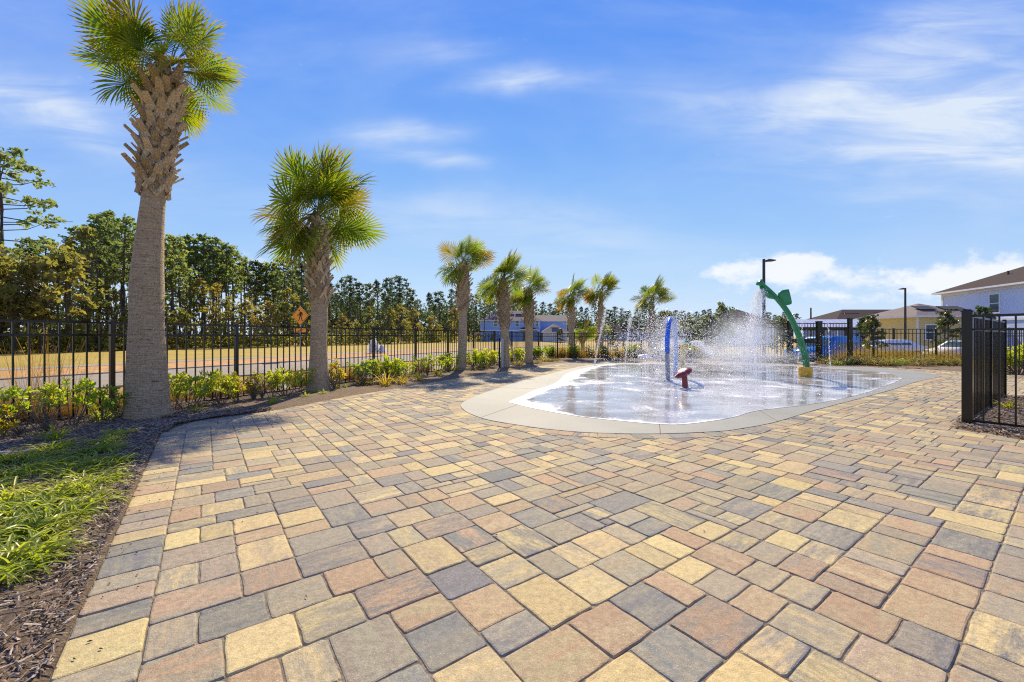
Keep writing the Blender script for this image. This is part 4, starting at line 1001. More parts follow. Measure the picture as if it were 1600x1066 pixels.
# leafy shrubs at the fence
def shrub_mesh(seed, h, wdt, nst, mat, whorl=7, ll=.072, lw=.038, low=.25, name='foliage'):
    r = random.Random(seed); b = MB(); wood = MB()
    def cluster(p, d, n):
        d = d.normalized(); a0 = r.uniform(0, 6)
        for k in range(n):
            a = a0 + k * 2.4; e = d.cross(Vector((.3, .2, 1))).normalized(); f = d.cross(e); out = e * math.cos(a) + f * math.sin(a)
            q = (out * r.uniform(.6, 1.1) + d * r.uniform(.25, .9)).normalized(); s_ = q.cross(d).normalized(); b.leaf(p - d * r.uniform(0, .05), q, s_, ll * r.uniform(.7, 1.2), lw * r.uniform(.8, 1.2), 0)
    for i in range(nst):
        a = r.uniform(0, 6.28); k = math.sqrt(r.random()); top = Vector((math.cos(a) * k * wdt, math.sin(a) * k * wdt * .6, h * r.uniform(.6, 1.0) * (1 - .15 * k))); base = Vector((top.x * .2, top.y * .2, 0)); mid = base.lerp(top, .5) + Vector((top.x * .12, top.y * .12, -.04))
        wood.tube([base, mid, top], [.007, .005, .003], 4, caps=False); cluster(top, top - mid, whorl + 2)
        for j in range(r.randint(2, 5)):
            t = r.uniform(low, .95); p = base.lerp(mid, t * 2) if t < .5 else mid.lerp(top, t * 2 - 1); d = Vector((r.uniform(-1, 1), r.uniform(-1, 1), r.uniform(.3, 1.1))).normalized(); e = p + d * r.uniform(.06, .16); wood.tube([p, e], [.004, .002], 3, caps=False); cluster(e, d, whorl)
    return b.mesh(name, mat), wood.mesh('stems', M['twig'])
SHR = [shrub_mesh(1, .66, .30, 7, M['shrub'], low=.5), shrub_mesh(2, .66, .36, 9, M['shrub'], low=.5), shrub_mesh(3, .62, .40, 16, M['shrub'], low=.45), shrub_mesh(4, .55, .28, 9, M['shrub_y']), shrub_mesh(5, .60, .45, 28, M['shrub'], low=.3)]
def shrub(label, k, x, y, sz, n=None, fr=None):
    if n is not None:
        # stands in front of the fence: slide along the view ray until that distance from the fence line
        dx = (x - CX) / F_PX; d = n / (dx * FN.x + FN.y); p = Vector((dx * d, d, 0))
    else: p = pix(x, y)
    sz = sz * (.88 if x < 500 else .97)
    t = thing('leafy_shrub', label, 'shrub', (p.x, p.y, ground_z(p.x, p.y)), R.uniform(-.6, .6), 'leafy shrubs along the fence'); f, w = SHR[k]
    link('foliage', f, t, scale=sz); link('stems', w, t, scale=sz); return t
sh = [('sparse shrub cut by the left edge in front of the fence', 0, -6, 1.0, 6.72), ('low half bare shrub at the left edge below the taller one', 3, 8, .7, 6.5), ('open yellow green shrub between the left edge and the tallest palm', 0, 112, 1.06, 6.74), ('bushy shrub touching the left side of the tallest palm', 1, 160, .85, 6.8),
      ('shrub just right of the tallest palm trunk', 1, 292, 1.05, 6.72), ('bright flat topped shrub left of the second fence post', 2, 344, 1.05, 6.76), ('sprig of a shrub wrapped round the second fence post', 3, 372, .95, 6.78), ('leafy shrub left of the second palm, under the orange sign', 2, 446, 1.0, 6.72), ('thin shrub left of the leafy one under the sign', 0, 424, .85, 6.75),
      ('yellowed shrub right of the second palm', 3, 530, 1.05, 6.75), ('broad green shrub in front of the spouting water beyond the fence', 4, 606, 1.05, 6.72), ('green shrub to the right of the broad green one', 2, 634, .85, 6.75), ('shrub left of the third palm', 1, 684, 1.05, 6.7), ('dense green shrub right of the third palm', 4, 744, 1.12, 6.62), ('second dense green shrub right of the third palm', 4, 760, 1.12, 6.66),
      ('shrub behind the wooden brace of the fourth palm', 4, 803, 1.12, 6.6), ('shrub at the end of the left bed past the last palm', 2, 846, 1.1, 6.55), ('shrub at the far corner of the left bed', 4, 858, 1.1, 6.75), ('dull shrub hiding the fence left of the braced palm', 1, 775, 1.1, 6.75)]
sh += [('thin shrub between the second fence post and the thin shrub near the sign', 3, 398, .9, 6.85), ('low green shrub between the sign shrub and the second palm', 1, 466, .85, 6.95), ('small green shrub before the white spouting plume', 1, 556, .9, 6.95), ('green shrub left half of the broad clump before the plume', 2, 584, .95, 7.0),
      ('shrub in the gap right of the broad green clump', 1, 658, .95, 6.95), ('shrub closest to the left side of the third palm', 2, 703, 1.0, 6.95), ('shrub between the brace and the last palm', 2, 816, 1.1, 6.8), ('olive shrub right behind the last palm of the bed', 4, 834, 1.05, 6.9), ('tall sprig shrub just left of the fence post near the left edge', 0, 62, .95, 6.9), ('shrub behind the right side of the tallest palm', 0, 272, 1.0, 7.0)]
for lab, k, x, sz, n in sh: shrub(lab, k, x, None, sz, n)
# bare twiggy shrubs and yellow strap plants at the bed edge
def twig_mesh(seed, h=.5):
    r = random.Random(seed); b = MB()
    for i in range(26):
        a = r.uniform(0, 6.28); p = Vector((0, 0, 0)); d = Vector((math.cos(a) * r.uniform(.1, .7), math.sin(a) * r.uniform(.1, .7), 1)).normalized(); pts = [p]
        for q in range(4): d = (d + rv(.3)).normalized(); pts.append(pts[-1] + d * h / 4 * r.uniform(.7, 1.2))
        b.tube(pts, [.005, .004, .003, .002, .001], 3, caps=False)
        for q in range(3): s = pts[r.randint(1, 4)]; b.tube([s, s + Vector((r.uniform(-.12, .12), r.uniform(-.12, .12), r.uniform(.0, .12)))], [.002, .001], 3, caps=False)
    return b.mesh('twigs', M['twig'])
TW = [twig_mesh(1), twig_mesh(2)]
for i, (x, n, s) in enumerate([(72, 6.55, .8), (396, 6.8, .8), (410, 6.85, .9), (522, 6.6, .75), (570, 6.7, .9), (652, 6.7, .9), (668, 6.8, .8), (700, 6.75, .8), (185, 6.7, .6), (30, 6.6, .8)]):
    dx = (x - CX) / F_PX; d = n / (dx * FN.x + FN.y); plant('bare_twigs', 'leafless grey twiggy shrub among the fence shrubs', 'shrub', TW[i % 2], Vector((dx * d, d, 0)), s, group='leafless shrubs by the left fence')
for i, ((x, y), s, me, lab) in enumerate([((566, 603), .75, LIRB[0], 'browned grass clump at the paver edge right of the second palm'), ((578, 602), .8, LIRB[1], 'second browned grass clump right of the second palm'), ((602, 604), 1.0, STRAP[0], 'largest yellow strap leaved plant at the left paver edge'), ((628, 601), .95, STRAP[1], 'yellow strap leaved plant right of the largest one'), ((655, 596), .8, STRAP[2], 'yellow green strap plant nearest the third palm of its row'),
        ((684, 588), .8, STRAP[0], 'strap plant just left of the third palm'), ((706, 580), 1.15, LIR[2], 'grassy green clump leaning on the third palm'), ((742, 580), .8, LIRB[2], 'grass clump right of the third palm foot'), ((757, 577), .8, LIRB[3], 'second grass clump right of the third palm foot'), ((812, 572), .9, STRAP[1], 'yellow strap plant beside the foot of the wooden brace'), ((808, 573), .8, LIRB[0], 'brownish clump at the foot of the wooden brace'),
        ((838, 569), .9, LIRB[1], 'brownish clump right of the last palm in the left bed'), ((850, 566), .95, STRAP[2], 'pale strap plant at the far end of the left bed'), ((860, 566), .9, LIRB[2], 'tan grass clump at the far end of the left bed'), ((868, 565), .8, LIRB[3], 'last tan grass clump before the back fence'),
        ((306, 645), .75, SPRT[0], 'small bright green sprout in the mulch between palm and pavers'), ((425, 633), .95, SPRT[1], 'lone green tuft on the mulch before the second palm'), ((478, 622), .65, SPRT[0], 'tiny sprout left of the second palm foot'), ((493, 615), .6, SPRT[1], 'tiny sprout right at the second palm foot'), ((505, 617), .6, SPRT[0], 'sprout right of the second palm foot'), ((525, 610), .8, SPRT[1], 'low green tuft right of the second palm'), ((540, 607), .6, SPRT[0], 'last small tuft right of the second palm'),
        ((160, 660), 1.3, SPRT[1], 'dark green strap plant left of the tallest palm foot'), ((172, 657), 1.2, SPRT[0], 'second dark strap plant left of the tallest palm foot'), ((86, 690), 1.1, SPRT[1], 'small dark tuft alone in the mulch behind the liriope')]):
    plant('strap_plant' if me in STRAP else 'grass_clump', lab, 'plant', me, pix(x, y), s)
# ornamental grasses outside the fence
for i, (x, n, s) in enumerate([(20, 7.75, .62), (52, 7.7, .68), (78, 7.7, .72), (100, 7.8, .6), (-20, 7.75, .8), (150, 7.6, .5), (190, 7.8, .5), (268, 7.8, .5), (335, 7.9, .55), (392, 7.8, .55), (470, 7.9, .6), (540, 7.9, .7), (560, 7.7, .6), (660, 7.6, .7)] + [(-40 + q * 31 + R.uniform(-9, 9), 7.85 + R.uniform(0, .35), R.uniform(.45, .75)) for q in range(26)]):
    dx = (x - CX) / F_PX; d = n / (dx * FN.x + FN.y); p = Vector((dx * d, d, 0))
    plant('ornamental_grass', 'tan ornamental grass tussock outside the left fence', 'grass', MUH[i % 3], p, s, group='grass tussocks outside the left fence', z=-.05)
for i, (x, n, s) in enumerate([(48, 7.7, 1.0), (80, 7.75, 1.08), (28, 7.7, .95), (110, 7.75, .9)]):
    dx = (x - CX) / F_PX; d = n / (dx * FN.x + FN.y); plant('seed_grass', 'wispy tall seed stalks outside the fence at far left', 'grass', WISP[i % 2], Vector((dx * d, d, 0)), s, group='wispy seed stalks at far left', z=-.05)
# hedge of mixed golden grass and shrubs behind the back fence
for i in range(34):
    x = 2.0 + i * .235 + R.uniform(-.1, .1); k = i % 3
    if k == 2: t = thing('leafy_shrub', 'dull shrub in the planting strip behind the back fence', 'shrub', (x, 20.95 + R.uniform(0, .5), -.05), R.uniform(0, 3), 'shrubs behind the back fence'); f, w = SHR[4 if i % 2 else 3]; s = R.uniform(1.0, 1.35); link('foliage', f, t, scale=s); link('stems', w, t, scale=s)
    else: plant('ornamental_grass', 'yellowish grass tussock behind the back fence', 'grass', (MUHY if i % 2 else MUH)[i % 3], Vector((x, 21.0 + R.uniform(0, .6), 0)), R.uniform(.75, 1.05), group='grass tussocks behind the back fence', z=-.05)
for i in range(26):
    x = 9.7 + i * .1 if i < 6 else 14.0 + (i - 6) * .37 + R.uniform(-.1, .1); y = (20.8 if i < 6 else 17.35) + R.uniform(0, .8); sc_ = R.uniform(.85, 1.15) * (1.0 if i < 6 else 1.0)
    plant('ornamental_grass', 'golden grass tussock behind the fence right of the gate' if i >= 6 else 'golden grass tussock behind the fence in the mist', 'grass', MUHY[i % 3], Vector((x, y, 0)), sc_, group='golden tussocks right of the gate' if i >= 6 else 'golden tussocks in the mist', z=-.12)
# the grassy bed in front of the right fence: browning liriope
for i in range(47):
    x = 12.1 + i * .152 + R.uniform(-.1, .1); y = 15.25 + .5 * R.random() - (x - 12) * .09 + (R.random() * 1.1); 
    plant('grass_clump', 'browning liriope clump in the bed before the right fence', 'plant', (LIRB if i % 3 else LIR)[i % 4], Vector((x, y, 0)), R.uniform(1.3, 1.95), group='browning liriope before the right fence', z=.02)
for i in range(16):
    plant('grass_clump', 'dark grass clump at the foot of the mist covered fence', 'plant', LIRB[i % 4], Vector((9.4 + i * .13 + R.uniform(-.1, .1), 19.0 - i * .12 + R.uniform(-.2, .3), 0)), R.uniform(1.2, 1.8), group='dark clumps under the misty fence', z=.01)
for i in range(4):
    t = thing('leafy_shrub', 'fresh green hedge shrub behind the fence at the far right', 'shrub', (14.7 + i * .5, 11.95 + R.uniform(0, .3), -.02), R.uniform(0, 3), 'green hedge at the far right'); f, w = SHR[4]; link('foliage', f, t, scale=1.45); link('stems', w, t, scale=1.45)
plant('strap_plant', 'small yellow strap plant in the mulch inside the right enclosure', 'plant', STRAP[1], pix(1576, 640), .55)
for x_, y_, s_ in ((1006, 21.6, 1),):
    b = MB(); n = 14; rows = [(.0, .0), (.32, .0), (.33, .08), (.29, .16), (.18, .23), (0, .25)]; b.add([(r_ * math.cos(6.2832 * k / n) * R.uniform(.93, 1.07), r_ * .7 * math.sin(6.2832 * k / n), z * R.uniform(.95, 1.05)) for r_, z in rows for k in range(n)], [(j * n + k, j * n + (k + 1) % n, (j + 1) * n + (k + 1) % n, (j + 1) * n + k) for j in range(5) for k in range(n)])
    tag(b.build('boulder', M['white_trim'], None, ((x_ - CX) / F_PX * 20.2, 20.2, -.02)), 'low white rounded boulder at the foot of the back fence', 'boulder')
# odds and ends on the near beds
mb = MB(); mb.tube([pix(-30, 707, .045), pix(30, 706, .05), pix(58, 702, .045)], .007, 6); tag(mb.build('dripper_pipe', M['stake']), 'thin pale pipe lying on the mulch behind the dark liriope', 'pipe')
def dry_leaf(x, y, s, lab, rz):
    b = MB(); n = 6; L = s
    pts = [Vector((L * (i / n - .5), 0, .012 + .03 * s * math.sin(i / n * 3.1))) for i in range(n + 1)]
    b.strip(pts, [s * w for w in (.05, .25, .4, .42, .34, .2, .02)], Vector((0, 1, .15)), 0, fold=.2); o = b.build('fallen_leaf', M['frond_dead'], None, pix(x, y, .01)); o.rotation_euler = (0, 0, rz); o.location.z = .03 if x < 300 else .004; tag(o, lab, 'leaf')
dry_leaf(30, 679, .07, 'reddish fallen leaf on the mulch by the left fence', .3); dry_leaf(98, 690, .09, 'orange curled leaf beside the dark tuft', 1.1); dry_leaf(262, 655, .16, 'orange brown leaf husk at the right foot of the tallest palm', .4); dry_leaf(228, 760, .05, 'tiny dark leaf on the left border stones', .1); dry_leaf(500, 634, .06, 'tiny dark leaf on the pavers below the second palm', -.5)
d_ = pix(785, 575).y
mb = MB(); mb.box((0, 0, .5), (.085, .03, 1.02)); o = mb.build('stake_board', M['stake'], None, dep(785, 575, d_ - .25)); o.location.z = 0.0; tag(o, 'upright grey board leaning on the braced palm trunk', 'board')
mb = MB(); mb.box((0, 0, .5), (.06, .05, 1.08)); o = mb.build('stake_board', M['tyre'], None, dep(780.5, 575, d_ - .2)); o.location.z = 0.0; tag(o, 'upright black board beside the grey one at the braced palm', 'board')
mb = MB(); mb.tube([dep(808.5, 571, d_ - .55), dep(793.5, 527, d_ - .1)], .028, 4); tag(mb.build('brace', M['wood']), 'diagonal wooden brace propping the fourth palm', 'brace')
# ------------------------------------------------------------------ trees beyond
def leafcards(b, r, c, rx, rz, n, s, mi=0, flat=.5):
    for _ in range(n):
        while True:
            v = Vector((r.uniform(-1, 1), r.uniform(-1, 1), r.uniform(-1, 1)))
            if v.length < 1: break
        v = v * (.55 + .45 * r.random()); p = c + Vector((v.x * rx, v.y * rx, v.z * rz)); d = runit(); e = d.cross(runit()).normalized(); q = s * r.uniform(.6, 1.35)
        b.add([p - d * q - e * q * .45, p + d * q * .2 - e * q * .6, p + d * q, p + e * q * .55], [(0, 1, 2, 3)], mi)
def pine_mesh(seed, h, cf, spread, dens=1.0, bare=0.0):
    """tall slash pine: bare pole, a ragged crown of upswept limbs with needle tufts at their ends"""
    r = random.Random(seed); b = MB(); tr = MB(); pts = [Vector((0, 0, 0))]
    for i in range(1, 8): pts.append(Vector((pts[-1].x + r.uniform(-.09, .09), pts[-1].y + r.uniform(-.09, .09), h * i / 7)))
    tr.tube(pts, [.17 * h / 11 * (1 - .8 * i / 7) for i in range(8)], 7)
    nb = int(26 * (1 + .3 * dens))
    for i in range(nb):
        f = i / nb; z = h * (1 - cf) + h * cf * f ** .9; k = min(6, int(z / h * 7)); base = pts[k].lerp(pts[k + 1], z / h * 7 - k); a = i * 2.4 + r.uniform(-.5, .5)
        L = spread * (1 - .72 * f ** 1.3) * r.uniform(.45, 1.15); 
        tip = base + Vector((math.cos(a) * L, math.sin(a) * L, L * r.uniform(.05, .55))); mid = base.lerp(tip, .5) + Vector((0, 0, -.08 * L))
        tr.tube([base, mid, tip], [.035, .025, .012], 4, caps=False)
        for j in range(r.randint(2, 4)):
            c = mid.lerp(tip, r.uniform(.1, 1.1)) + rv(.22 * L * .6); q = r.uniform(.26, .5) * (.6 + .5 * dens)
            if r.random() < bare: continue
            leafcards(b, r, c, q, q * .6, int(12 * dens), .14)
    leafcards(b, r, pts[-1], .35, .4, 18, .14)
    return b.mesh('crown', M['pine']), tr.mesh('trunk', M['pine_bark'])
def broad_mesh(seed, h, spread, mat, z0=.3, n=34, s=.15, cnt=26, ntr=1):
    r = random.Random(seed); b = MB(); tr = MB()
    for q in range(ntr):
        bx = Vector((r.uniform(-.6, .6), r.uniform(-.6, .6), 0)) * (ntr > 1); tr.tube([bx, bx + Vector((r.uniform(-.3, .3), r.uniform(-.3, .3), h * .45)), bx + Vector((r.uniform(-.5, .5), r.uniform(-.5, .5), h * .85))], [.13 * h / 8, .09 * h / 8, .03], 6)
    for i in range(n):
        f = r.random(); z = h * (z0 + (1 - z0) * f); rad_ = spread * math.sin(math.pi * min(1, .25 + .75 * f)) ** .7 * r.uniform(.3, 1.0); a = r.uniform(0, 6.28)
        c = Vector((math.cos(a) * rad_, math.sin(a) * rad_, z)); q = r.uniform(.35, .75) * spread / 1.9
        tr.tube([Vector((0, 0, h * (z0 * .7 + (1 - z0) * f * .75))), c], [.03 * h / 8, .008], 4, caps=False); leafcards(b, r, c, q, q * .62, cnt, s)
    return b.mesh('crown', mat), tr.mesh('trunk', M['pine_bark'])
PINES = [pine_mesh(1, 10.5, .42, 2.0, .85), pine_mesh(2, 11, .36, 1.8, .85), pine_mesh(3, 10, .48, 2.1, .9), pine_mesh(4, 11.5, .32, 1.6, .85), pine_mesh(5, 9.5, .5, 1.9, 1.1)]
LONE = pine_mesh(9, 12, .44, 3.6, 1.25, .04)
def remat(pair, mat):
    m2 = pair[0].copy(); m2.materials.clear(); m2.materials.append(mat); return m2, pair[1]
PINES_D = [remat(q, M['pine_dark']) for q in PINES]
DECS = [broad_mesh(11, 6.5, 2.0, M['decid']), broad_mesh(12, 7.5, 2.2, M['decid'], .25, 40), broad_mesh(13, 5, 1.9, M['decid'], .15, 34), broad_mesh(14, 8, 1.8, M['decid'], .35, 30, ntr=2)]
nrec = {}
def tree(name, label, mesh, p, s, group=None, rz=None, z=None):
    t = thing(name, label, 'tree', (p.x, p.y, gz(p.x, p.y) if z is None else z), R.uniform(0, 6.28) if rz is None else rz, group); c, w = mesh
    link('crown', c, t, scale=s); link('trunk', w, t, scale=s); return t
def at_n(px, n, z=0):
    dx = (px - CX) / F_PX; d = n / (dx * FN.x + FN.y); return Vector((dx * d, d, z))
def woods():
    # skyline read from the photo: pixel x -> pixel y of the tree tops
    sky_ = [(-400, 330), (-150, 330), (0, 345), (60, 360), (110, 362), (150, 340), (190, 335), (240, 390), (262, 372), (292, 362), (325, 364), (350, 380), (375, 392), (400, 412), (425, 408), (452, 404), (470, 404), (510, 440), (530, 430), (545, 428), (570, 445), (595, 432), (612, 434), (635, 437), (650, 465), (680, 452), (705, 452), (745, 460), (770, 458), (800, 468), (850, 470), (900, 475), (940, 478), (1000, 485), (1060, 484), (1100, 486), (1150, 486), (1300, 492), (1400, 496), (1700, 500)]
    def top(x):
        for (x0, y0), (x1, y1) in zip(sky_, sky_[1:]):
            if x0 <= x <= x1: return y0 + (y1 - y0) * (x - x0) / (x1 - x0)
        return 490
    def dist(x, n):
        dx = (x - CX) / F_PX; q = dx * FN.x + FN.y; d = n / q if q > .05 else 999
        return min(d, 132 + n * .4)
    x = -110
    x = 128
    while x < 1250:          # front row of pines, their tops on the skyline
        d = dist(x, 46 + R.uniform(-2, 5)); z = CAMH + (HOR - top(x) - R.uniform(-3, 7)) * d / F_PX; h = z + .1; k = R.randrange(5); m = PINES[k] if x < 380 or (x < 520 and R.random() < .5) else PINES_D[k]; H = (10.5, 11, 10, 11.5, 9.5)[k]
        p = Vector(((x - CX) / F_PX * d, d, 0)); zone = 'at the left end of the woods' if x < 240 else 'in the woods behind the road sign' if x < 520 else 'in the woods between the second and third palms' if x < 720 else 'in the woods behind the blue house' if x < 900 else 'in the far woods behind the spray'
        tree('pine_tree', 'tall slim pine ' + zone, m, p, (h / H * R.uniform(.75, 1.2),) * 2 + (h / H,), 'pines ' + zone, z=-.1)
        x += (15 if x < 700 else 11) * R.uniform(.7, 1.3) + (6 if x < 300 else 0)
    x = -110
    while x < 1000:           # second row, shorter, filling
        d = dist(x, 54 + R.uniform(-3, 8)); z = CAMH + (HOR - top(x) - 8 - R.uniform(0, 34)) * d / F_PX; k = R.randrange(5); H = (10.5, 11, 10, 11.5, 9.5)[k]
        zone = 'deep in the left woods' if x < 300 else 'deep in the woods behind the second palm' if x < 640 else 'deep in the woods behind the third palm' if x < 740 else 'deep in the woods behind the blue house'
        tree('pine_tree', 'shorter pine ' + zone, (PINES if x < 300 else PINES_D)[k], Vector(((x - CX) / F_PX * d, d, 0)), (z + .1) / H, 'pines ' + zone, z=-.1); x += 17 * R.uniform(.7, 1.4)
    x = -100
    while x < 720:           # autumn broadleaf trees in front
        d = dist(x, 41.5 + R.uniform(0, 4)); k = R.randrange(4); H = (6.5, 7.5, 5, 8)[k]
        lim = 172 if x < 140 else 125 if x < 200 else 95 if x < 480 else 55
        h = (lim * R.uniform(.45 if x > 140 else .6, 1.0)) * d / F_PX + 1.1
        zone = 'at the left edge of the woods' if x < 215 else 'in front of the pines left of the sign' if x < 470 else 'in front of the pines right of the second palm'
        tree('autumn_tree', 'yellowing broadleaf tree ' + zone, DECS[k], Vector(((x - CX) / F_PX * d, d, 0)), h / H, 'yellowing trees ' + zone, z=-.1); x += (22 if x < 140 else 26) * R.uniform(.7, 1.4)
    d = 36; p = Vector(((6 - CX) / F_PX * d, d, 0)); z = CAMH + (HOR - 240) * d / F_PX
    tree('pine_tree', 'tallest lone pine with long spreading limbs at the left edge', LONE, p, (z + .1) / 12, rz=.4, z=-.1)
    # undergrowth at the foot of the woods
    b = MB(); r = random.Random(3)
    for i in range(520):
        x = r.uniform(-330, 860); d = dist(x, 42 + r.random() * 10); h = r.uniform(.8, 2.6) * (1 if x < 500 else 1.3); c = Vector(((x - CX) / F_PX * d, d, h * .4)); leafcards(b, r, c, .9 * (1 + d / 120), h * .6, 34, .15 * (1 + d / 130))
    tag(b.build('undergrowth', M['under']), 'tangled undergrowth along the foot of the woods', 'undergrowth', kind='stuff')
    b = MB()
    for i in range(150):
        x = r.uniform(-330, 760); d = dist(x, 47 + r.random() * 16); hh = r.uniform(4, 8.5); p = Vector(((x - CX) / F_PX * d, d, -.1)); b.tube([p, p + Vector((r.uniform(-.2, .2), 0, hh * .5)), p + Vector((r.uniform(-.5, .5), 0, hh))], [.07, .055, .02], 5)
    tag(b.build('thin_trunks', M['pine_bark']), 'thin bare trunks standing inside the woods', 'trunks', kind='stuff')
    # a deeper, far belt of woodland, one mass
    b = MB()
    for i in range(1250):
        x = r.uniform(-120, 1100) if i < 380 else r.uniform(430, 1090); d = dist(x, 66) + r.uniform(4, 22); zt = CAMH + max(4, (HOR - top(x)) * .9 * r.uniform(.4, 1.0)) * d / F_PX; c = Vector(((x - CX) / F_PX * d, d, zt * r.uniform(.12, .85))); leafcards(b, r, c, 1.5 * (1 + d / 200), zt * .22, 36, .24 * (1 + d / 160))
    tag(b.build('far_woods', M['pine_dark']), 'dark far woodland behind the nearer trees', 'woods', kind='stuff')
woods()

# ------------------------------------------------------------------ houses
def hip_roof(x0, x1, y0, y1, z, rise, ov=.35, name='roof', parent=None, gable=None, mat='shingle'):
    x0, x1, y0, y1 = x0 - ov, x1 + ov, y0 - ov, y1 + ov; w = min(x1 - x0, y1 - y0) / 2; b = MB(); e = .14
    cy, cx = (y0 + y1) / 2, (x0 + x1) / 2
    if x1 - x0 >= y1 - y0:
        ra, rb_ = (x0 + w if gable not in ('x', 'x0') else x0, cy), (x1 - w if gable not in ('x', 'x1') else x1, cy)
    else: ra, rb_ = (cx, y0 + w if gable != 'y' else y0), (cx, y1 - w if gable != 'y' else y1)
    v = [(x0, y0, z), (x1, y0, z), (x1, y1, z), (x0, y1, z), (ra[0], ra[1], z + rise), (rb_[0], rb_[1], z + rise)] + [(x0, y0, z - e), (x1, y0, z - e), (x1, y1, z - e), (x0, y1, z - e)]
    if x1 - x0 >= y1 - y0: f = [(0, 1, 5, 4), (1, 2, 5), (2, 3, 4, 5), (3, 0, 4)]
    else: f = [(0, 1, 4), (1, 2, 5, 4), (2, 3, 5), (3, 0, 4, 5)]
    b.add(v, f, 0); b.add(v, [(0, 6, 7, 1), (1, 7, 8, 2), (2, 8, 9, 3), (3, 9, 6, 0), (6, 9, 8, 7)], 1)
    return b.build(name, [M[mat], M['white_trim']], parent)
def wall_box(x0, x1, y0, y1, z0, z1, mat, parent, name='wall'):
    b = MB(); b.box(((x0 + x1) / 2, (y0 + y1) / 2, (z0 + z1) / 2), (x1 - x0, y1 - y0, z1 - z0)); return b.build(name, M[mat], parent)
def window(parent, c, w, h, normal='-y', rows=2):
    """frame, two sashes of glass, proud of the wall"""
    ux = Vector((1, 0, 0)) if normal[1] == 'y' else Vector((0, 1, 0)); nn = {'-y': Vector((0, -1, 0)), '-x': Vector((-1, 0, 0))}[normal]; c = Vector(c); b = MB(); t = .1
    def bar(u0, u1, z0, z1, th=.06): 
        mid = c + ux * (u0 + u1) / 2 + Vector((0, 0, (z0 + z1) / 2)) + nn * .02; b.box(mid, (abs(ux.x) * (u1 - u0) + abs(nn.x) * th, abs(ux.y) * (u1 - u0) + abs(nn.y) * th, z1 - z0))
    bar(-w / 2 - t, -w / 2, -h / 2 - t, h / 2 + t); bar(w / 2, w / 2 + t, -h / 2 - t, h / 2 + t); bar(-w / 2, w / 2, h / 2, h / 2 + t); bar(-w / 2, w / 2, -h / 2 - t, -h / 2); bar(-w / 2, w / 2, -.035, .035, .05)
    f = b.build('window', M['white_trim'], parent)
    for s in (-1, 1):
        g = MB(); m = c + Vector((0, 0, s * (h / 4 + .012))) + nn * .012; g.box(m, (abs(ux.x) * w + abs(nn.x) * .02, abs(ux.y) * w + abs(nn.y) * .02, h / 2 - .05)); g.build('pane', M['glass'], f)
    return f
def trim_box(parent, c, d, name='corner_trim', mat='white_trim'):
    b = MB(); b.box(c, d); return b.build(name, M[mat], parent)
def blue_house():
    D = 100; X = lambda px, d=D: (px - CX) / F_PX * d; Zp = lambda py, d=D: CAMH + (HOR - py) * d / F_PX
    x0, x1, x2 = X(751), X(844), X(887); M_ROOF = 'shingle_light'; t = thing('house', 'blue two storey house with white framed windows beyond the left fence', 'house', (x0, D, -.1)); O = Vector((x0, D, -.1))
    ez = Zp(500.5); L = lambda v: v
    def wb(*a, **k): o = wall_box(*a, **k); return o
    xs = lambda v: v - x0; zs = lambda v: v + .1
    wb(0, xs(x1), 0, 8, 0, zs(ez), 'wall_blue', t); wb(xs(x1) + .02, xs(x2), 2.2, 8.5, 0, zs(ez - .1), 'wall_blue', t, name='wing_wall')
    r = hip_roof(0, xs(x1), 0, 8, zs(ez) + .02, 2.5, .4, parent=t, mat='shingle_light'); hip_roof(xs(x1) - 4, xs(x2), 2.2, 8.5, zs(ez) - .09, 1.55, .35, parent=t, gable='x1', mat='shingle_light')
    for px, py in ((774.5, 505.5), (808, 505.5)): window(t, (xs(X(px)), -.02, zs(Zp(py))), .85, 1.45)
    window(t, (xs(X(838)) + .2, -.02, zs(Zp(506))), .5, 1.35)
    trim_box(t, (xs(x1) / 2, -.04, zs(Zp(516.5))), (xs(x1), .06, .22), 'belt_trim'); trim_box(t, (.06, -.04, zs(ez) / 2), (.14, .06, zs(ez))); trim_box(t, (xs(x1) - .08, -.045, zs(ez) / 2), (.16, .07, zs(ez))); trim_box(t, (xs(x2) - .06, 2.16, zs(ez) / 2), (.14, .06, zs(ez) - .3))
    for px, py, w in ((797, 491.0, 2.0), (812, 490.6, 2.0)): trim_box(t, (xs(X(px)), 2.1, zs(Zp(py)) + .02), (w, .5, .14), 'roof_vent', 'vent')
    # one storey garage front at the right
    g0, g1 = X(849, 94), X(887, 94); wall_box(xs(g0), xs(g1), -6, 1.9, 0, zs(Zp(519, 94)), 'wall_grey', t, name='garage_wall'); hip_roof(xs(g0), xs(g1), -6, 1.6, zs(Zp(519, 94)) + .02, 1.9, .35, parent=t, mat='shingle_light'); trim_box(t, ((xs(g0) + xs(g1)) / 2, -4.6, zs(Zp(510, 95)) + .05), (1.6, .4, .12), 'roof_vent', 'white_trim')
    hip_roof(xs(X(812)), xs(X(838)), -1.8, -.1, zs(Zp(515)), .5, .2, parent=t, name='porch_roof')
    trim_box(t, (xs(X(822)), -.06, 1.2), (1.5, .08, 2.1), 'garden_door', 'glass'); trim_box(t, (xs(X(790)), -.06, 1.2), (1.6, .08, 2.1), 'garden_door', 'glass'); trim_box(t, (.35 - .9, -.5, 1.0), (.9, .12, 2.0), 'door', 'red_door'); trim_box(t, (-.9, -.45, 1.05), (1.3, .1, 2.2), 'door_frame', 'white_trim')
blue_house()
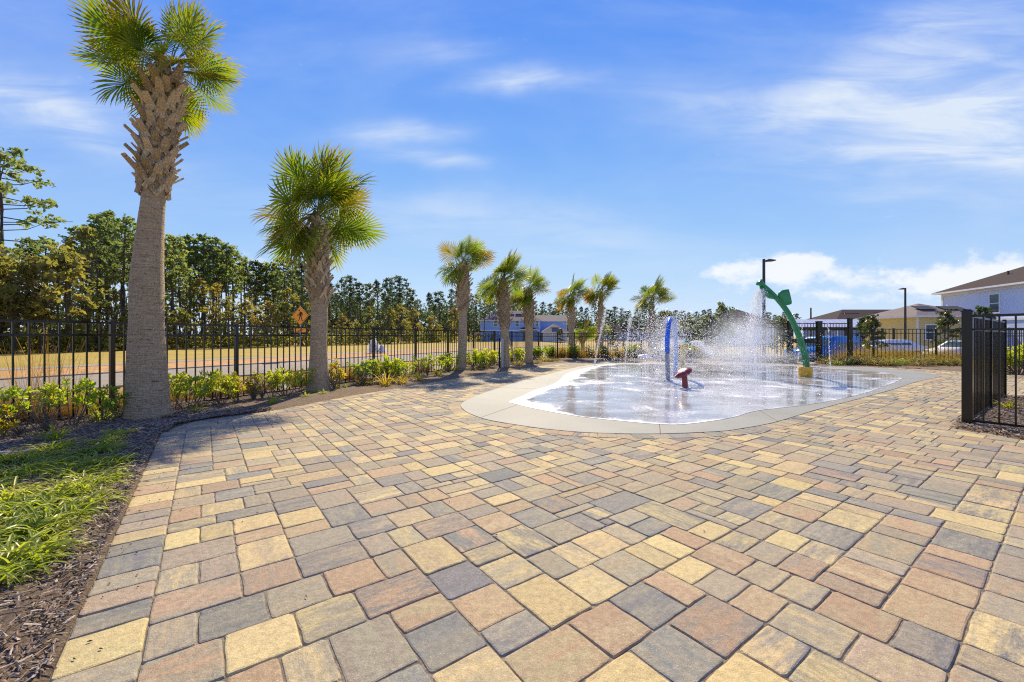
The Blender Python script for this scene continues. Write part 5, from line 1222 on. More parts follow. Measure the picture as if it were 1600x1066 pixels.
def simple_house(label, px0, px1, d, eave_py, ridge_py, wall, depth=8, wins=(), gable=None, zb=-.4, ww=.9, wh=1.3, vents=()):
    X = lambda px: (px - CX) / F_PX * d; Zp = lambda py: CAMH + (HOR - py) * d / F_PX
    x0, x1 = X(px0), X(px1); t = thing('house', label, 'house', (x0, d, zb)); ez = Zp(eave_py) - zb; w = x1 - x0
    wall_box(0, w, 0, depth, 0, ez, wall, t)
    hip_roof(0, w, 0, depth, ez + .02, CAMH + (HOR - ridge_py) * (d + depth / 2) / F_PX - zb - ez, .45, parent=t, gable=gable)
    trim_box(t, (.07, -.03, ez / 2), (.16, .07, ez)); trim_box(t, (w - .07, -.03, ez / 2), (.16, .07, ez))
    for wx, wy in wins: window(t, (X(wx) - x0, -.02, Zp(wy) - zb), ww, wh)
    for vx, vy in vents: trim_box(t, (X(vx) - x0, depth * .28, Zp(vy) - zb), (3.2, .4, .12), 'roof_vent', 'vent')
    return t
simple_house('low grey roofed house behind the leftmost jets', 945, 1010, 150, 520, 507.5, 'wall_grey', 9, ((965, 526), (990, 526)))
simple_house('pale house in the distance left of the blue arch', 1013, 1045, 140, 518, 506, 'wall_white', 9, ((1028, 525),))
simple_house('white distant house right of the blue arch, behind the mist', 1060, 1106, 120, 512, 500, 'wall_white', 9, ((1072, 520), (1092, 520)))
simple_house('large grey roofed house veiled by the mist', 1122, 1216, 72, 506, 484, 'wall_white', 9, ((1140, 514), (1165, 514), (1195, 514)))
simple_house('blue house under a long dark roof behind the metal canopy', 1308, 1432, 78, 499, 484, 'wall_dblue', 9, ((1390, 508), (1412, 508), (1330, 508)), gable='x1', vents=((1345, 489), (1398, 488)))
def big_house():
    # white two storey house at the right with a yellow garage wing towards the pool
    base = Vector((38.6, 26.5, -.45)); t = thing('house', 'large white two storey house behind the yellow garage at the right edge', 'house', base, -rad(13))
    ez = 5.3 + .45; wall_box(0, 11, 0, 14.8, 0, ez, 'wall_white', t); hip_roof(0, 11, 0, 14.8, ez + .02, 2.75, .55, parent=t)
    trim_box(t, (-.03, 14.72, ez / 2), (.08, .2, ez)); trim_box(t, (-.03, 7.4, ez - .2), (.08, 14.5, .28), 'frieze'); trim_box(t, (-.03, 7.4, 2.95), (.07, 14.6, .2), 'belt_trim')
    window(t, (-.02, 9.05, 4.32), .86, 1.5, '-x'); window(t, (-.02, 4.0, 4.32), .86, 1.5, '-x')
    for y in (8.5, 5.2, 2.6): window(t, (-.02, y, 1.55), 1.2, 1.35, '-x')
    trim_box(t, (3.3, 7.5, ez + 1.72), (.5, 3.2, .12), 'roof_vent', 'vent'); b = MB(); b.tube([(1.9, 10.4, ez + .8), (1.9, 10.4, ez + 1.45)], .07, 6); b.build('vent_pipe', M['vent'], t)
    # wing
    X = lambda px, d: (px - CX) / F_PX * d
    w = thing('garage', 'yellow single storey garage with grey roof before the white house', 'garage', (34.7, 36.0, -.45)); e2 = 2.85 + .45
    wall_box(0, 5.6, 0, 5.5, 0, e2, 'wall_yellow', w); hip_roof(0, 5.6, 0, 5.5, e2 + .02, 1.25, .45, parent=w, mat='shingle_light'); trim_box(w, (4.2, -.04, 1.6), (1.15, .08, 2.0), 'side_door', 'wall_yellow'); trim_box(w, (4.2, -.05, 2.66), (1.3, .1, .1), 'door_lintel', 'white_trim')
    trim_box(w, (.05, -.03, e2 / 2), (.12, .07, e2)); window(w, (1.2, -.02, 1.9), .9, 1.2)
    for x, y, s in ((1.8, 1.2, 1.5), (4.3, 1.3, 1.9)): b = MB(); b.box((x, y, e2 + .78), (s, .9, .05), Matrix.Rotation(rad(22), 3, 'X')); b.build('roof_panel', M['vent'], w)
big_house()

# ------------------------------------------------------------------ parking lot: cars, canopy, lamps
def car_profile(kind):
    if kind == 'suv': return [(-2.15, .42), (-2.2, .75), (-2.12, .98), (-1.95, 1.05), (-1.75, 1.58), (-1.5, 1.68), (.25, 1.66), (.42, 1.6), (.95, 1.08), (1.95, 1.0), (2.15, .85), (2.18, .5), (2.05, .36), (-2.05, .36)]
    return [(-2.15, .40), (-2.2, .70), (-2.1, .95), (-1.55, 1.02), (-1.0, 1.38), (-.75, 1.43), (.3, 1.42), (.5, 1.37), (1.15, .98), (1.95, .86), (2.15, .68), (2.18, .45), (2.05, .33), (-2.05, .33)]
def car(label, p, rz, paint, kind):
    t = thing('parked_car', label, 'car', p, rz); P = car_profile(kind); b = MB(); hw = .87; n = len(P); vs = []
    belt = 1.02 if kind == 'suv' else .97
    for s in (-1, 1):
        for x, z in P: vs.append((x, s * hw * (1 - .17 * max(0, z - belt) / .6 - .05 * max(0, .5 - z)), z))
    b.add(vs, [tuple(range(n))[::-1] if 0 else tuple(range(n)), tuple(range(2 * n - 1, n - 1, -1))] + [(i, i + n, (i + 1) % n + n, (i + 1) % n) for i in range(n)])
    me = b.mesh('body', M[paint]); bm = bmesh.new(); bm.from_mesh(me); bmesh.ops.recalc_face_normals(bm, faces=bm.faces[:]); bmesh.ops.bevel(bm, geom=bm.edges[:], offset=.045, segments=2, affect='EDGES'); bm.to_mesh(me); bm.free(); me.polygons.foreach_set('use_smooth', [True] * len(me.polygons)); link('body', me, t)
    top = 1.58 if kind == 'suv' else 1.36
    def glass(pts, nm='side_window'):
        b = MB(); m = len(pts); c = sum((Vector(q) for q in pts), Vector()) / m; b.add(pts, [tuple(range(m))]); b.build(nm, M['glass'], t)
    yb, yt = hw * .995 + .004, hw * (1 - .17 * (top - belt) / .6) + .006
    xs = ((-1.62, -.72), (-.64, .12)) if kind == 'suv' else ((-.98, -.38), (-.30, .42))
    for s in (-1, 1):
        for i, (a, c) in enumerate(xs): glass([(a - (.06 if i == 0 else 0), s * (yb - .006), belt + .07), (c + (.52 if i and kind != 'suv' else .34 if i else 0), s * (yb - .006), belt + .07), (c, s * yt, top - .05), (a + (.05 if i == 0 else 0), s * yt, top - .05)])
    e = .012; zf0, zf1 = (1.14, 1.56) if kind == 'suv' else (1.03, 1.35); 
    def on(zv, rear): 
        L = [(x, z) for x, z in P if (x < -.6 if rear else x > .2) and z > .9]; L.sort(key=lambda q: q[1])
        for (xa, za), (xb, zb_) in zip(L, L[1:]):
            if za <= zv <= zb_ and zb_ > za: return xa + (xb - xa) * (zv - za) / (zb_ - za)
        return L[-1][0]
    for rear in (0, 1):
        s = -1 if rear else 1; x0, x1 = on(zf0, rear) + s * .03, on(zf1, rear) + s * .03; glass([(x0, -.68, zf0), (x0, .68, zf0), (x1, .58, zf1), (x1, -.58, zf1)], 'rear_window' if rear else 'windscreen')
    for x in (-1.35, 1.35):
        for s in (-1, 1):
            w = MB(); R0 = .37 if kind == 'suv' else .32; w.tube([(x, s * .70, R0), (x, s * .91, R0)], R0, 18); o = w.build('wheel', M['tyre'], t); w = MB(); w.tube([(x, s * .905, R0), (x, s * .925, R0)], R0 * .62, 12); w.build('rim', M['rim'], o)
    for s in (-1, 1):
        trim_box(t, (-2.16, s * .68, .84), (.06, .22, .2), 'tail_lamp', 'lamp_glass'); trim_box(t, (2.13, s * .64, .78), (.08, .3, .13), 'headlight', 'head_glass'); trim_box(t, (.55, s * .98, 1.05), (.12, .16, .12), 'mirror', paint)
    for s, nm in ((1, 'front_bumper'), (-1, 'rear_bumper')): trim_box(t, (s * 2.17, 0, .48), (.08, 1.5, .16), nm, 'tyre')
    return t
def gp(px, d): x = (px - CX) / F_PX * d; return Vector((x, d, gz(x, d) + .02))
car('bright blue four wheel drive car seen through the pool gate', gp(1288, 22.5), rad(205), 'car_blue', 'suv')
car('white saloon car parked behind the fence left of the second lamp post', gp(1386, 31), rad(172), 'car_white', 'sedan')
car('white car half hidden by golden grass near the right corner post', gp(1512, 25.5), rad(188), 'car_white', 'sedan')
def canopy():
    d = 34; x0, x1 = (1246 - CX) / F_PX * d, (1366 - CX) / F_PX * d; z0 = -.45; t = thing('canopy', 'long open shelter with a shiny metal roof behind the gate', 'shelter', (x0, d, z0)); w = x1 - x0
    ze, zr = CAMH + (HOR - 511.5) * d / F_PX - z0, CAMH + (HOR - 500.5) * d / F_PX - z0 + .12
    for k in range(10):
        a, c = w * k / 10 + .015, w * (k + 1) / 10 - .015
        for s in (0, 1):
            b = MB(); y0, y1 = (-.3, 1.4) if s == 0 else (3.1, 1.4); v = [(a, y0, ze), (c, y0, ze), (c, y1, zr), (a, y1, zr)]; b.add(v + [(x, y, z - .04) for x, y, z in v], [(0, 1, 2, 3), (7, 6, 5, 4), (0, 4, 5, 1), (1, 5, 6, 2), (2, 6, 7, 3), (3, 7, 4, 0)]); b.build('roof_sheet', M['metal_roof'], t)
    for x in (0.1, w / 3, 2 * w / 3, w - .1):
        for y in (0, 2.8): trim_box(t, (x, y, (ze - .05) / 2), (.14, .14, ze - .05), 'post', 'dark_metal')
    for y in (0, 2.8): trim_box(t, (w / 2, y, ze - .14), (w, .1, .16), 'beam', 'dark_metal')
    b = MB(); v = [(w - .02, -.25, ze - .06), (w - .02, 3.05, ze - .06), (w - .02, 1.4, zr - .07)]; b.add(v + [(x - .04, y, z) for x, y, z in v], [(0, 1, 2), (5, 4, 3), (0, 3, 4, 1), (1, 4, 5, 2), (2, 5, 3, 0)]); b.build('gable', M['dark_metal'], t)
    g0 = w - .1
    for x in (g0 + .1, g0 + 1.0): trim_box(t, (x, -.75, (ze - .1) / 2), (.12, .12, ze - .1), 'post', 'dark_metal')
    trim_box(t, (g0 + .55, .2, .95), (.8, .5, 1.2), 'mailbox_unit', 'vent')
canopy()
def lamp(label, px, d, top_py, arm, base_z):
    x = (px - CX) / F_PX * d; h = CAMH + (HOR - top_py) * d / F_PX - base_z; t = thing('street_lamp', label, 'street lamp', (x, d, base_z))
    b = MB(); b.tube([(0, 0, 0), (0, 0, h)], [.085, .062], 12); b.tube([(0, 0, 0), (0, 0, .25)], [.17, .15], 12); b.build('pole', M['dark_metal'], t, smooth=False)
    s = 1 if arm > 0 else -1; L = abs(arm); b = MB()
    b.tube([(0, 0, h - .10), (s * .12, 0, h - .10)], .035, 8)
    b.add([(s * .10, -.10, h - .05), (s * L, -.16, h - .06), (s * L, .16, h - .06), (s * .10, .10, h - .05), (s * .10, -.10, h - .13), (s * L, -.16, h - .10), (s * L, .16, h - .10), (s * .10, .10, h - .13), (s * L * .5, 0, h + .02)],
          [(0, 1, 8), (1, 2, 8), (2, 3, 8), (3, 0, 8), (7, 6, 5, 4), (0, 4, 5, 1), (1, 5, 6, 2), (2, 6, 7, 3), (3, 7, 4, 0)]); o = b.build('lamp_head', M['dark_metal'], t); trim_box(o, (s * L * .6, 0, h - .118), (L * .4, .18, .02), 'lens', 'white_trim'); return t
lamp('dark street lamp rising above the green spray arch', 1193.5, 21, 405, .52, -.25)
lamp('dark street lamp in front of the yellow garage', 1414.5, 32, 450, -.38, -.4)
mb = MB(); mb.tube([gp(1267, 70), dep(1267, 481, 70)], [.16, .11], 8); tag(mb.build('utility_pole', M['pine_bark']), 'bare wooden pole far behind the gate', 'pole')
mb = MB(); mb.tube([gp(974, 60), dep(974, 508, 60)], [.07, .05], 6); tag(mb.build('utility_pole', M['dark_metal']), 'thin dark pole far behind the second water jet', 'pole')
# small trees behind the fences
SM = [broad_mesh(31, 3.2, .8, M['magnolia'], .2, 46, .085, 26), broad_mesh(32, 3.4, 1.1, M['oak'], .35, 40, .085, 30), broad_mesh(33, 3.0, 1.2, M['oak'], .2, 44, .085, 30)]
for lab, k, px, d, top_, s_ in [('dark green magnolia in front of the yellow garage', 0, 1477, 27, 478, 1.0), ('pale magnolia behind the near corner post', 0, 1537, 26, 471, 1.0), ('young magnolia by the metal canopy roof', 0, 1362, 29, 486, 1.0), ('second young magnolia with a bare top by the canopy', 0, 1347, 33, 490, .8),
                           ('bushy small tree at the left rim of the big mist cloud', 2, 1112, 26, 488, 1.1), ('taller tree rising above the left rim of the mist', 1, 1129, 28, 466, .8), ('dark small tree at the right rim of the mist', 1, 1219, 24, 488, .8), ('broad small tree behind the spray left of the blue arch', 2, 1042, 27, 482, 1.35), ('dim tree with a dark trunk right of the blue arch', 1, 1078, 30, 490, 1.0), ('small tree behind the spray of the yellow nozzle', 2, 1095, 32, 492, 1.0), ('round small tree behind the back fence by the second jet', 2, 958, 40, 512, .8), ('little conifer beside the blue house garage', 0, 876, 70, 511, 1.0)]:
    zt = CAMH + (HOR - top_) * d / F_PX; x = (px - CX) / F_PX * d; zb_ = gz(x, d); H = (3.2, 3.4, 3.0)[k] * 1.07; sc1 = (zt - zb_) / H
    t = tree('small_tree', lab, SM[k], Vector((x, d, 0)), (sc1 * s_, sc1 * s_, sc1), rz=R.uniform(0, 6))
x_ = 1240
for i in range(16):
    px = 1228 + i * 24 + R.uniform(-6, 6); d = 118 + R.uniform(-8, 14); x = (px - CX) / F_PX * d; zt = CAMH + (HOR - 498 - R.uniform(-3, 9)) * d / F_PX; k = R.randrange(5)
    tree('pine_tree', 'low pine on the skyline behind the gate and canopy', PINES[k], Vector((x, d, 0)), (zt + .5) / (10.5, 11, 10, 11.5, 9.5)[k], 'pines on the skyline behind the gate', z=-.5)

# ------------------------------------------------------------------ road sign
def sign():
    d = 20.0; c = dep(469, 493.5, d); t = thing('road_sign', 'orange diamond warning sign with a walking figure beside the road', 'sign', (c.x, c.y, -.06), 0); cz = c.z + .06; h = .475
    b = MB(); b.tube([(0, .03, 0), (0, .03, cz + .3)], .032, 8); b.build('pole', M['galv'], t)
    def plate(pts, y, th, name, mat, par=t):
        b = MB(); n = len(pts); b.add([(x, y, z) for x, z in pts] + [(x, y + th, z) for x, z in pts], [tuple(range(n)), tuple(range(2 * n - 1, n - 1, -1))] + [(i, i + n, (i + 1) % n + n, (i + 1) % n) for i in range(n)]); me = b.mesh(name, M[mat]); bm = bmesh.new(); bm.from_mesh(me); bmesh.ops.recalc_face_normals(bm, faces=bm.faces[:]); bm.to_mesh(me); bm.free(); return link(name, me, par)
    dia = lambda r: [(0, cz - r), (r * .83, cz), (0, cz + r), (-r * .83, cz)]
    f = plate(dia(h), 0, .012, 'sign_face', 'sign_o')
    # thin black border, four bars
    r0, r1 = h * .955, h * .915
    for i in range(4):
        a, b_ = dia(r0), dia(r1); plate([a[i], a[(i + 1) % 4], b_[(i + 1) % 4], b_[i]], -.003, .002, 'border', 'sign_k', f)
    def poly(pts): plate([(x * h, cz + z * h) for x, z in pts], -.004, .003, 'walking_figure', 'sign_k', f)
    poly([(-.10 + .075 * math.cos(q * .628), .53 + .075 * math.sin(q * .628)) for q in range(10)])
    poly([(-.04, .42), (.07, .41), (.13, .33), (.12, .05), (.05, .0), (-.06, .02), (-.06, .22)])
    poly([(-.04, .42), (-.06, .24), (-.20, .10), (-.29, .05), (-.31, .0), (-.24, -.01), (-.13, .04), (-.03, .16)])
    poly([(.10, .40), (.22, .30), (.25, .12), (.22, -.02), (.16, .0), (.16, .14), (.11, .22)])
    poly([(-.06, .04), (.03, .02), (-.02, -.22), (-.10, -.50), (-.20, -.52), (-.21, -.47), (-.15, -.44), (-.10, -.2)])
    poly([(.0, .04), (.11, .04), (.16, -.2), (.22, -.45), (.27, -.47), (.27, -.52), (.16, -.52), (.09, -.24)])
    c2 = dep(469, 516.5, d).z + .06; p = plate([(-.30, c2 - .09), (.30, c2 - .09), (.30, c2 + .09), (-.30, c2 + .09)], 0, .012, 'arrow_plate', 'sign_o')
    plate([(-.2, c2 - .045), (-.06, c2 + .0), (.14, c2 + .055), (.16, c2 + .03), (-.02, c2 - .02), (-.06, c2 - .06)], -.004, .003, 'arrow', 'sign_k', p)
sign()
# ------------------------------------------------------------------ splash pad toys
def arch():
    a, c = pix(1044, 595.5, .01), pix(1054.5, 590, .01); t = thing('water_arch', 'tall narrow blue spray arch standing in the splash pad', 'water toy', a); q = c - a; L = q.length; u = q.normalized(); H = 1.50
    pts = []
    for i in range(33):
        th = math.pi * 2 * (i / 32) * .985 + math.pi * (1.5 + .0075); x = .5 + .62 * math.cos(th - 0); z = .44 + .56 * math.sin(th)
        pts.append(None)
    # a tall hoop: two bowed legs and a round head
    prof = [(0, 0), (-.05, .12), (-.11, .3), (-.13, .5), (-.10, .68), (.0, .84), (.15, .95), (.33, 1.0), (.5, 1.01)]
    left = [Vector((x * L, 0, z * H)) for x, z in prof]; right = [Vector(((1 - x) * L, 0, z * H)) for x, z in prof[::-1]][1:]
    P = catmull(left + right, 4); R3 = Matrix.Rotation(math.atan2(u.y, u.x), 3, 'Z'); P = [R3 @ p for p in P]; n = len(P)
    def part(i0, i1, r, name, mat): b = MB(); b.tube(P[i0:i1 + 1], r, 12, up=Vector((-u.y, u.x, .001))); return b.build(name, M[mat], t, smooth=True)
    k = n // 2; part(0, 11, .054, 'lower_leg', 'misted_gel'); part(11, k + 2, .056, 'hoop', 'blue_gel'); part(k + 2, n - 1, .054, 'rear_leg', 'veiled_gel')
    for p in (P[0], P[-1]): b = MB(); b.tube([p, p + Vector((0, 0, .025))], .105, 16); b.build('base_plate', M['galv'], t)
    for i in range(8, n - 8, 5): b = MB(); b.tube([P[i], P[i] + (Vector((0, 0, .75)) - P[i] + R3 @ Vector((L / 2, 0, 0))).normalized() * .075], .012, 6); b.build('nozzle', M['galv'], t)
    return a, c, P
A0, A1, AP = arch()
def mushroom():
    p = pix(1070.5, 607, .01); t = thing('red_nozzle', 'small red tilted mushroom shaped nozzle in front of the blue arch', 'water toy', p); d = p.y; s = d / F_PX
    b = MB(); b.tube([(0, 0, 0), (0, 0, .03), (-.01, 0, .2), (-.02, 0, 27 * s)], [.075, .06, .054, .052], 14); b.build('post', M['red_gel'], t, smooth=False)
    # cap: a thick leaning disc with a rolled rim and a slot across it
    b = MB(); n = 24; prof = [(.0, .06), (.09, .058), (.15, .042), (.19, .012), (.192, -.015), (.165, -.036), (.10, -.045), (.0, -.045)]; vs = [(r_ * math.cos(6.2832 * k / n), r_ * .8 * math.sin(6.2832 * k / n), z) for r_, z in prof for k in range(n)]
    b.add(vs, [(j * n + k, j * n + (k + 1) % n, (j + 1) * n + (k + 1) % n, (j + 1) * n + k) for j in range(len(prof) - 1) for k in range(n)]); o = b.build('cap', M['red_gel'], t, (-.045, 0, 24.5 * s), True); o.rotation_euler = (rad(12), rad(-27), 0)
    b = MB(); b.tube([(-.20, -.03, .03), (-.02, -.05, .095), (.02, .1, .085)], [.008, .01, .006], 6); b.tube([(.02, -.17, -.02), (.0, -.05, .092)], [.008, .01], 6); o2 = b.build('water_film', M['drops'], o)
    b = MB(); b.tube([(0, 0, 0), (0, 0, .02)], .11, 16); b.build('base_plate', M['galv'], t)
    return p
MP = mushroom()
def flower():
    p = pix(1066, 577.5, .01); d = p.y; t = thing('flower_nozzle', 'pale yellow bent post with a green leaf spray head behind the red nozzle', 'water toy', p); q = [dep(x, y, d) - p for x, y in ((1066, 577.5), (1066, 566), (1067.5, 553), (1070.5, 543), (1073, 536))]
    b = MB(); b.tube(catmull(q, 4), [.078] * 9 + [.07] * 8, 12); b.build('post', M['pale_yellow'], t, smooth=True); h = q[-1]
    for k, (dx, dz, L) in enumerate(((-.14, .085, .2), (.17, .0, .22), (.02, .03, .14))):
        b = MB(); tip = h + Vector((dx, -.03 * k, dz)); dr = Vector((dx, 0, dz)).normalized(); b.strip([h - dr * .02, h.lerp(tip, .4), h.lerp(tip, .8), tip + dr * .04], [.05, .13, .11, .02], Vector((0, 1, .3)).normalized(), 0, fold=.18); me = b.mesh('leaf', M['green']); o = link('leaf', me, t); so = o.modifiers.new('thickness', 'SOLIDIFY'); so.thickness = .02
    b = MB(); b.tube([h + Vector((-.09, -.02, .06)), h + Vector((.0, -.02, .03)), h + Vector((.13, -.02, -.02))], [.045, .06, .04], 10); b.build('spray_head', M['green'], t, smooth=True)
    return p, p + h
FP, FH = flower()
def green_arc():
    p = pix(1258.5, 588.5, .01); d = p.y; t = thing('spray_arch', 'tall bent green spray pole with a square leaf and a yellow foot', 'water toy', p)
    b = MB(); n = 20; prof = [(.0, .0), (.155, .0), (.162, .03), (.162, .235), (.15, .265), (.0, .27)]; b.add([(r_ * math.cos(6.2832 * k / n), r_ * math.sin(6.2832 * k / n), z) for r_, z in prof for k in range(n)], [(j * n + k, j * n + (k + 1) % n, (j + 1) * n + (k + 1) % n, (j + 1) * n + k) for j in range(5) for k in range(n)]); b.build('foot', M['yellow'], t)
    q = [dep(x, y, d - k * .0) - p for k, (x, y) in enumerate(((1260.5, 574), (1258, 558), (1254, 543), (1248, 524), (1239, 503.5), (1228, 484), (1216, 469), (1203, 455.5), (1191, 445)))]
    C = catmull(q, 5); m = len(C); b = MB(); b.tube(C, [.085 - .028 * i / m for i in range(m)], 14); b.build('pole', M['green'], t, smooth=True)
    # flared end with a lip, and a cup under it
    e = C[-1]; dr = (C[-1] - C[-4]).normalized(); b = MB(); b.tube([e - dr * .04, e + dr * .04, e + dr * .10, e + dr * .13], [.058, .072, .10, .085], 14); b.build('spout', M['green'], t, smooth=True)
    b = MB(); n_ = Vector((dr.z, 0, -dr.x)); n_ = -n_ if n_.z > 0 else n_; s0 = C[-3]
    b.tube([s0 - dr * .42 + n_ * .05, s0 - dr * .26 + n_ * .10, s0 - dr * .06 + n_ * .11, s0 + dr * .10 + n_ * .06], [.03, .075, .08, .03], 10); b.build('tipping_cup', M['green'], t, smooth=True)
    # the leaf panel: a rounded, slightly dished plate on the outer side
    L = [dep(x, y, d - .03) - p for x, y in ((1215.5, 462), (1216.5, 457.5), (1221, 454), (1229.5, 452.3), (1232, 454), (1236, 470), (1235.2, 475.5), (1229, 477.2), (1225, 476.5), (1220, 470))]
    L = catmull(L, 3, True); c = sum(L, Vector()) / len(L); b = MB(); nL = len(L); ring = [c.lerp(v, .55) + Vector((0, .012, 0)) for v in L]; b.add(L + ring + [c + Vector((0, .016, 0))], [(i, (i + 1) % nL, nL + (i + 1) % nL, nL + i) for i in range(nL)] + [(nL + i, nL + (i + 1) % nL, 2 * nL) for i in range(nL)])
    o = b.build('leaf_panel', M['green'], t, smooth=True); so = o.modifiers.new('thickness', 'SOLIDIFY'); so.thickness = .035
    b = MB(); b.tube([C[22], C[22] + Vector((.10, .0, .08))], .02, 6); b.build('bracket', M['green'], t)
    b = MB(); b.tube([C[4] + Vector((.06, -.08, -.25)), C[6] + Vector((.05, -.07, .05))], [.008, .006], 5); b.build('hose', M['galv'], t)
    return p, p + C[-1]
GP, GT = green_arc()

# ------------------------------------------------------------------ water in the air
r_ = random.Random(77)
def drop(b, p, s, st=None):
    """one drop: a little tetrahedron, drawn out along its flight"""
    d = runit() if st is None else (st + runit() * .25).normalized(); e = d.cross(runit()).normalized(); f = d.cross(e); k = 2.0 if st is not None else 1.1
    b.add([p + d * s * k, p - d * s * k * .5 + e * s, p - d * s * k * .5 - e * s * .5 + f * s * .87, p - d * s * k * .5 - e * s * .5 - f * s * .87], [(0, 1, 2), (0, 2, 3), (0, 3, 1), (1, 3, 2)])
def jet(label, pts, rad0=.012, n=900, spread=.03, ang=None):
    b = MB(); C = catmull(pts, 10); m = len(C)
    for i in range(m - 1):          # broken, lumpy core
        if r_.random() < .55: b.tube([C[i], C[i].lerp(C[i + 1], .5) + rv(.006), C[i + 1]], [rad0 * r_.uniform(.15, .8), rad0 * r_.uniform(.4, 1.0), rad0 * r_.uniform(.1, .7)], 5)
    for _ in range(n):
        t = r_.random(); i = min(m - 2, int(t * (m - 1))); p = C[i].lerp(C[i + 1], t * (m - 1) - i); drop(b, p + Vector((r_.gauss(0, spread), r_.gauss(0, spread), r_.gauss(0, spread * 1.4))) * (.4 + t), r_.uniform(.003, .009) * (rad0 / .013), Vector((0, 0, -1)))
    return tag(b.build('water_jet', M['drops']), label, 'water jet', 'thin water jets of the splash pad')
def jp(d, *pp): return [dep(x, y, d) for x, y in pp]
jet('slanting thin water jet furthest left over the pad', jp(15.6, (925, 589), (930, 563), (936, 532), (942, 506), (946, 488)), .016, 900)
jet('second slanting thin water jet from the left over the pad', jp(16.2, (972, 596), (977, 562), (981, 530), (984, 506), (985.5, 498)), .016, 900)
jet('faint thin water jet standing in the big mist', jp(14.4, (1184, 587), (1180, 562), (1176, 540), (1172, 522)), .013, 700)
jet('straight thin water jet right of the green spray pole', jp(10.2, (1298, 603), (1297, 572), (1295.5, 540), (1293.5, 502)), .009, 260, .012)
jet('short curved jet falling beside the leg of the green pole', jp(12.5, (1246.5, 567), (1249, 548), (1252.5, 520), (1254, 500)), .010, 260, .012)
jet('low arching jet between the blue arch and the yellow post', jp(13.4, (1061, 571), (1057, 560), (1052, 552)), .010, 180, .012)
def spray(name, label, fn, n, s0=.0022, s1=.006):
    b = MB()
    for _ in range(n):
        q = fn()
        if q is None: continue
        p, st = q; drop(b, p, r_.uniform(s0, s1) if r_.random() < .9 else r_.uniform(s1, s1 * 1.6), st)
    return tag(b.build(name, M['drops']), label, 'water spray', kind='stuff')
def arch_fn():
    i = r_.randrange(4, len(AP) - 4); p = A0 + AP[i]; a = r_.uniform(0, 6.28); t = r_.random() ** .8; v = Vector((math.cos(a) * r_.uniform(.25, .9) - .25, math.sin(a) * r_.uniform(.1, .6), r_.uniform(-.1, .8))); q = p + v * t * .75 + Vector((0, 0, -1.2 * t * t)); return (q, None) if q.z > .01 else (Vector((q.x, q.y, .02 + r_.random() ** 3 * .1)), None)
spray('arch_spray', 'cloud of fine drops round the blue arch', arch_fn, 9000, .0028, .0075)
def arch_high():
    # drops thrown up, drifting left and up from the arch
    p = A0 + Vector((r_.gauss(.15, .75), r_.gauss(.8, .6), abs(r_.gauss(.9, .55)))); return (p, None)
spray('high_spray', 'scattered larger drops flying above the blue arch', arch_high, 8500, .004, .0105)
def flower_fn():
    t = r_.random(); s = 1 if r_.random() < .62 else -1
    v = Vector((s * r_.uniform(.9, 2.6), r_.uniform(-1.0, .6), r_.uniform(-.2, .9))); q = FH + Vector((s * .1, 0, .02)) + v * t * .62 + Vector((0, 0, -1.5 * t * t * r_.uniform(.4, 1.0))); return (q, v.normalized()) if q.z > .02 else None
spray('flower_spray', 'white fan of water thrown both ways by the green leaf head', flower_fn, 5500, .0024, .006)
def fan_core():
    t = r_.random(); s = r_.choice((-1, 1, 1)); q = FH + Vector((s * (.1 + .75 * t), -.05, (.04 + .06 * t - .12 * t * t) if s < 0 else (.0 - .12 * t - .28 * t * t))) + Vector((0, r_.gauss(0, .05), r_.gauss(0, .025 + .06 * t))); return (q, Vector((s, 0, -.2)))
spray('flower_jet', 'dense white streaks leaving the green leaf head', fan_core, 7000, .002, .005)
MC = dep(1158, 535, 12.6)
def mist_fn():
    z = abs(r_.gauss(.55, .55)); k = .5 + .9 * max(0, 1.6 - z); q = Vector((MC.x + r_.gauss(.12, .46) * k, MC.y + r_.gauss(0, .6), z)); return (q, None)
spray('mist_drops', 'fine drops hanging in the big mist left of the green pole', mist_fn, 24000, .0024, .0068)
def fall_fn():
    t = r_.random(); q = GT + Vector((-.06 + .15 * r_.gauss(0, 1) * (.25 + t) - .35 * t, r_.gauss(0, .1 + .25 * t), -.12 - 2.2 * t)); return (q, Vector((0, 0, -1))) if q.z > .01 else None
spray('spout_spray', 'water falling from the end of the green pole', fall_fn, 8000, .003, .008)
def drift_fn():
    q = Vector((r_.gauss(6.2, 1.7), r_.gauss(11.8, 1.6), abs(r_.gauss(0, .55)) + .02)); return (q, None)
spray('drifting_drops', 'stray drops drifting low across the pad', drift_fn, 7000, .0018, .0048)
def splash_fn():
    while True:
        x, y = r_.uniform(.5, 9.5), r_.uniform(6.6, 13.5); 
        w = math.exp(-((x - 4.0) / 2.6) ** 2 - ((y - 8.7) / 1.5) ** 2) + .18
        if r_.random() < w and inpoly(x, y, [(p.x, p.y) for p in PADC[::3]]): break
    return (Vector((x, y, .014 + .05 * r_.random() ** 4)), None)
spray('pad_splashes', 'bright splashes dancing on the wet pad', splash_fn, 8000, .002, .006)
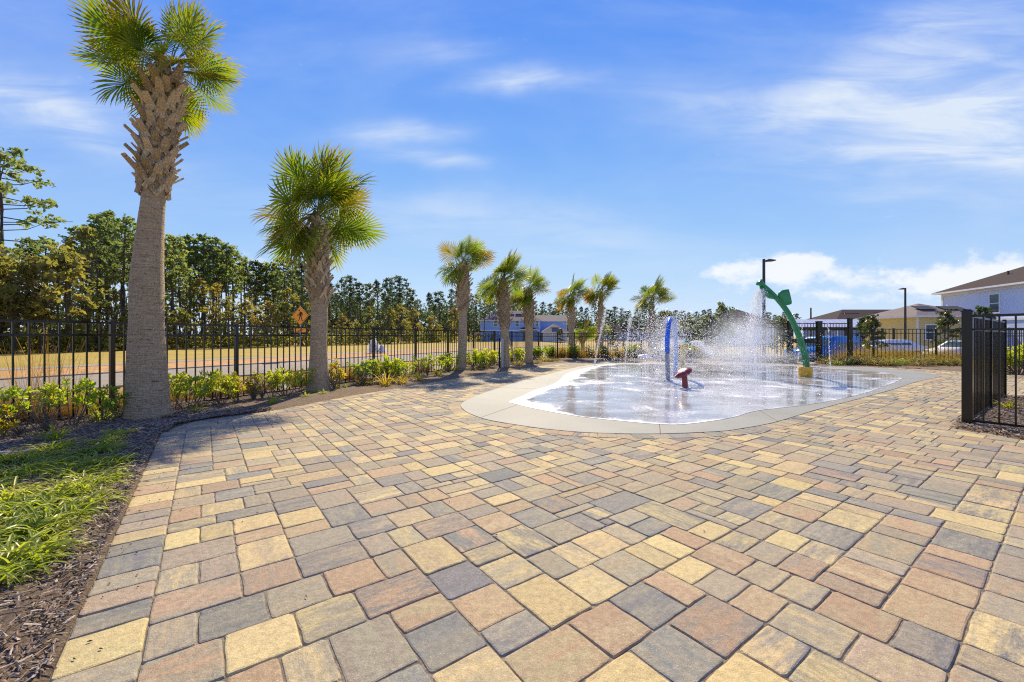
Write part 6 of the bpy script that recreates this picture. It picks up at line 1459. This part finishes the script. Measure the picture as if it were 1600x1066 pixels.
for lab, c, rx, ry, rz, dn in [('large soft cloud of mist left of the green pole', dep(1160, 528, 12.6), 1.35, 1.1, 1.15, .6), ('low bank of mist spreading across the back of the pad', Vector((6.9, 12.9, .45)), 2.6, 1.3, .6, .36), ('soft mist wrapped round the blue arch', Vector((3.65, 10.9, .7)), .5, .6, .8, .35), ('thin mist right of the yellow nozzle', FH + Vector((1.15, .1, -.25)), .9, .6, .5, .35)]:
    bm = bmesh.new(); bmesh.ops.create_icosphere(bm, subdivisions=3, radius=1.0); me = bpy.data.meshes.new('mist'); bm.to_mesh(me); bm.free(); me.materials.append(M['mist'])
    o = link('mist', me, None, c, None, (rx, ry, min(rz, c.z - .015))); o.color = (1, 1, 1, dn); tag(o, lab, 'mist', kind='stuff')
# the spouting water on the lawn beyond the fence
b = MB(); c0 = pix(584, 551.5, -.03); 
for _ in range(9000):
    k = r_.random(); side = r_.random() < .28; cx = .55 if side else 0; h = (.55 if side else 1.05); t = r_.random() ** .8; w = (.55 - .5 * t ** 1.5) * (.7 if side else .85)
    p = c0 + Vector((cx + r_.gauss(0, .42) * w, r_.gauss(0, .3) * w, h * t)); drop(b, p, r_.uniform(.009, .021), Vector((0, 0, 1)))
tag(b.build('spouting_water', M['drops']), 'white double plume of water spouting on the lawn beyond the left fence', 'fountain')

# bits of bark and leaf that have blown on to the pavers
b = MB()
for _ in range(360):
    if r_.random() < .8: i = r_.randrange(3, len(STRAIGHT) + 20); q = LEDGE[i].lerp(LEDGE[i + 1], r_.random()); q = Vector((q.x, q.y, 0)) + A_ * abs(r_.gauss(0, .16)) + Vector((.02, -.02, 0))
    else: q = Vector((r_.uniform(-3, 6), r_.uniform(1.2, 9), 0))
    L, w, a = r_.uniform(.003, .011), r_.uniform(.0015, .004), r_.uniform(0, 3.14); d = Vector((math.cos(a), math.sin(a), 0)); s_ = Vector((-d.y, d.x, 0)); c = Vector((q.x, q.y, .006))
    b.add([c - d * L, c - s_ * w, c + d * L, c + s_ * w, c + Vector((0, 0, .005))], [(0, 1, 4), (1, 2, 4), (2, 3, 4), (3, 0, 4)], 0, ca=r_.choice([(.16, .11, .07), (.22, .15, .09), (.12, .085, .06), (.28, .2, .11)]))
tag(b.build('leaf_litter', M['chip']), 'small bits of bark and leaf blown on to the pavers', 'litter', kind='stuff')
# ------------------------------------------------------------------ every repeat says which one it is
def ordinal(n):
    w = ['first', 'second', 'third', 'fourth', 'fifth', 'sixth', 'seventh', 'eighth', 'ninth', 'tenth', 'eleventh', 'twelfth']
    return w[n - 1] if n <= 12 else '%d%s' % (n, 'th' if 10 < n % 100 < 14 else {1: 'st', 2: 'nd', 3: 'rd'}.get(n % 10, 'th'))
def relabel():
    by = {}
    for o in COL.objects:
        if o.parent is None and o.get('label') and o.get('kind') != 'stuff': by.setdefault(o['label'], []).append(o)
    for lab, L in by.items():
        if len(L) < 2: continue
        px = lambda o: CX + F_PX * o.location.x / max(.1, o.location.y)
        L.sort(key=px); n = 0
        for o in L:
            x = px(o)
            if x < -15 or x > 1615: sfx = ['beyond', 'the', 'left' if x < 0 else 'right', 'edge']
            else: n += 1; sfx = [ordinal(n), 'from', 'the', 'left']
            w = lab.split()
            o['label'] = ' '.join(w[:16 - len(sfx)]).rstrip(',') + ', ' + ' '.join(sfx)
relabel()
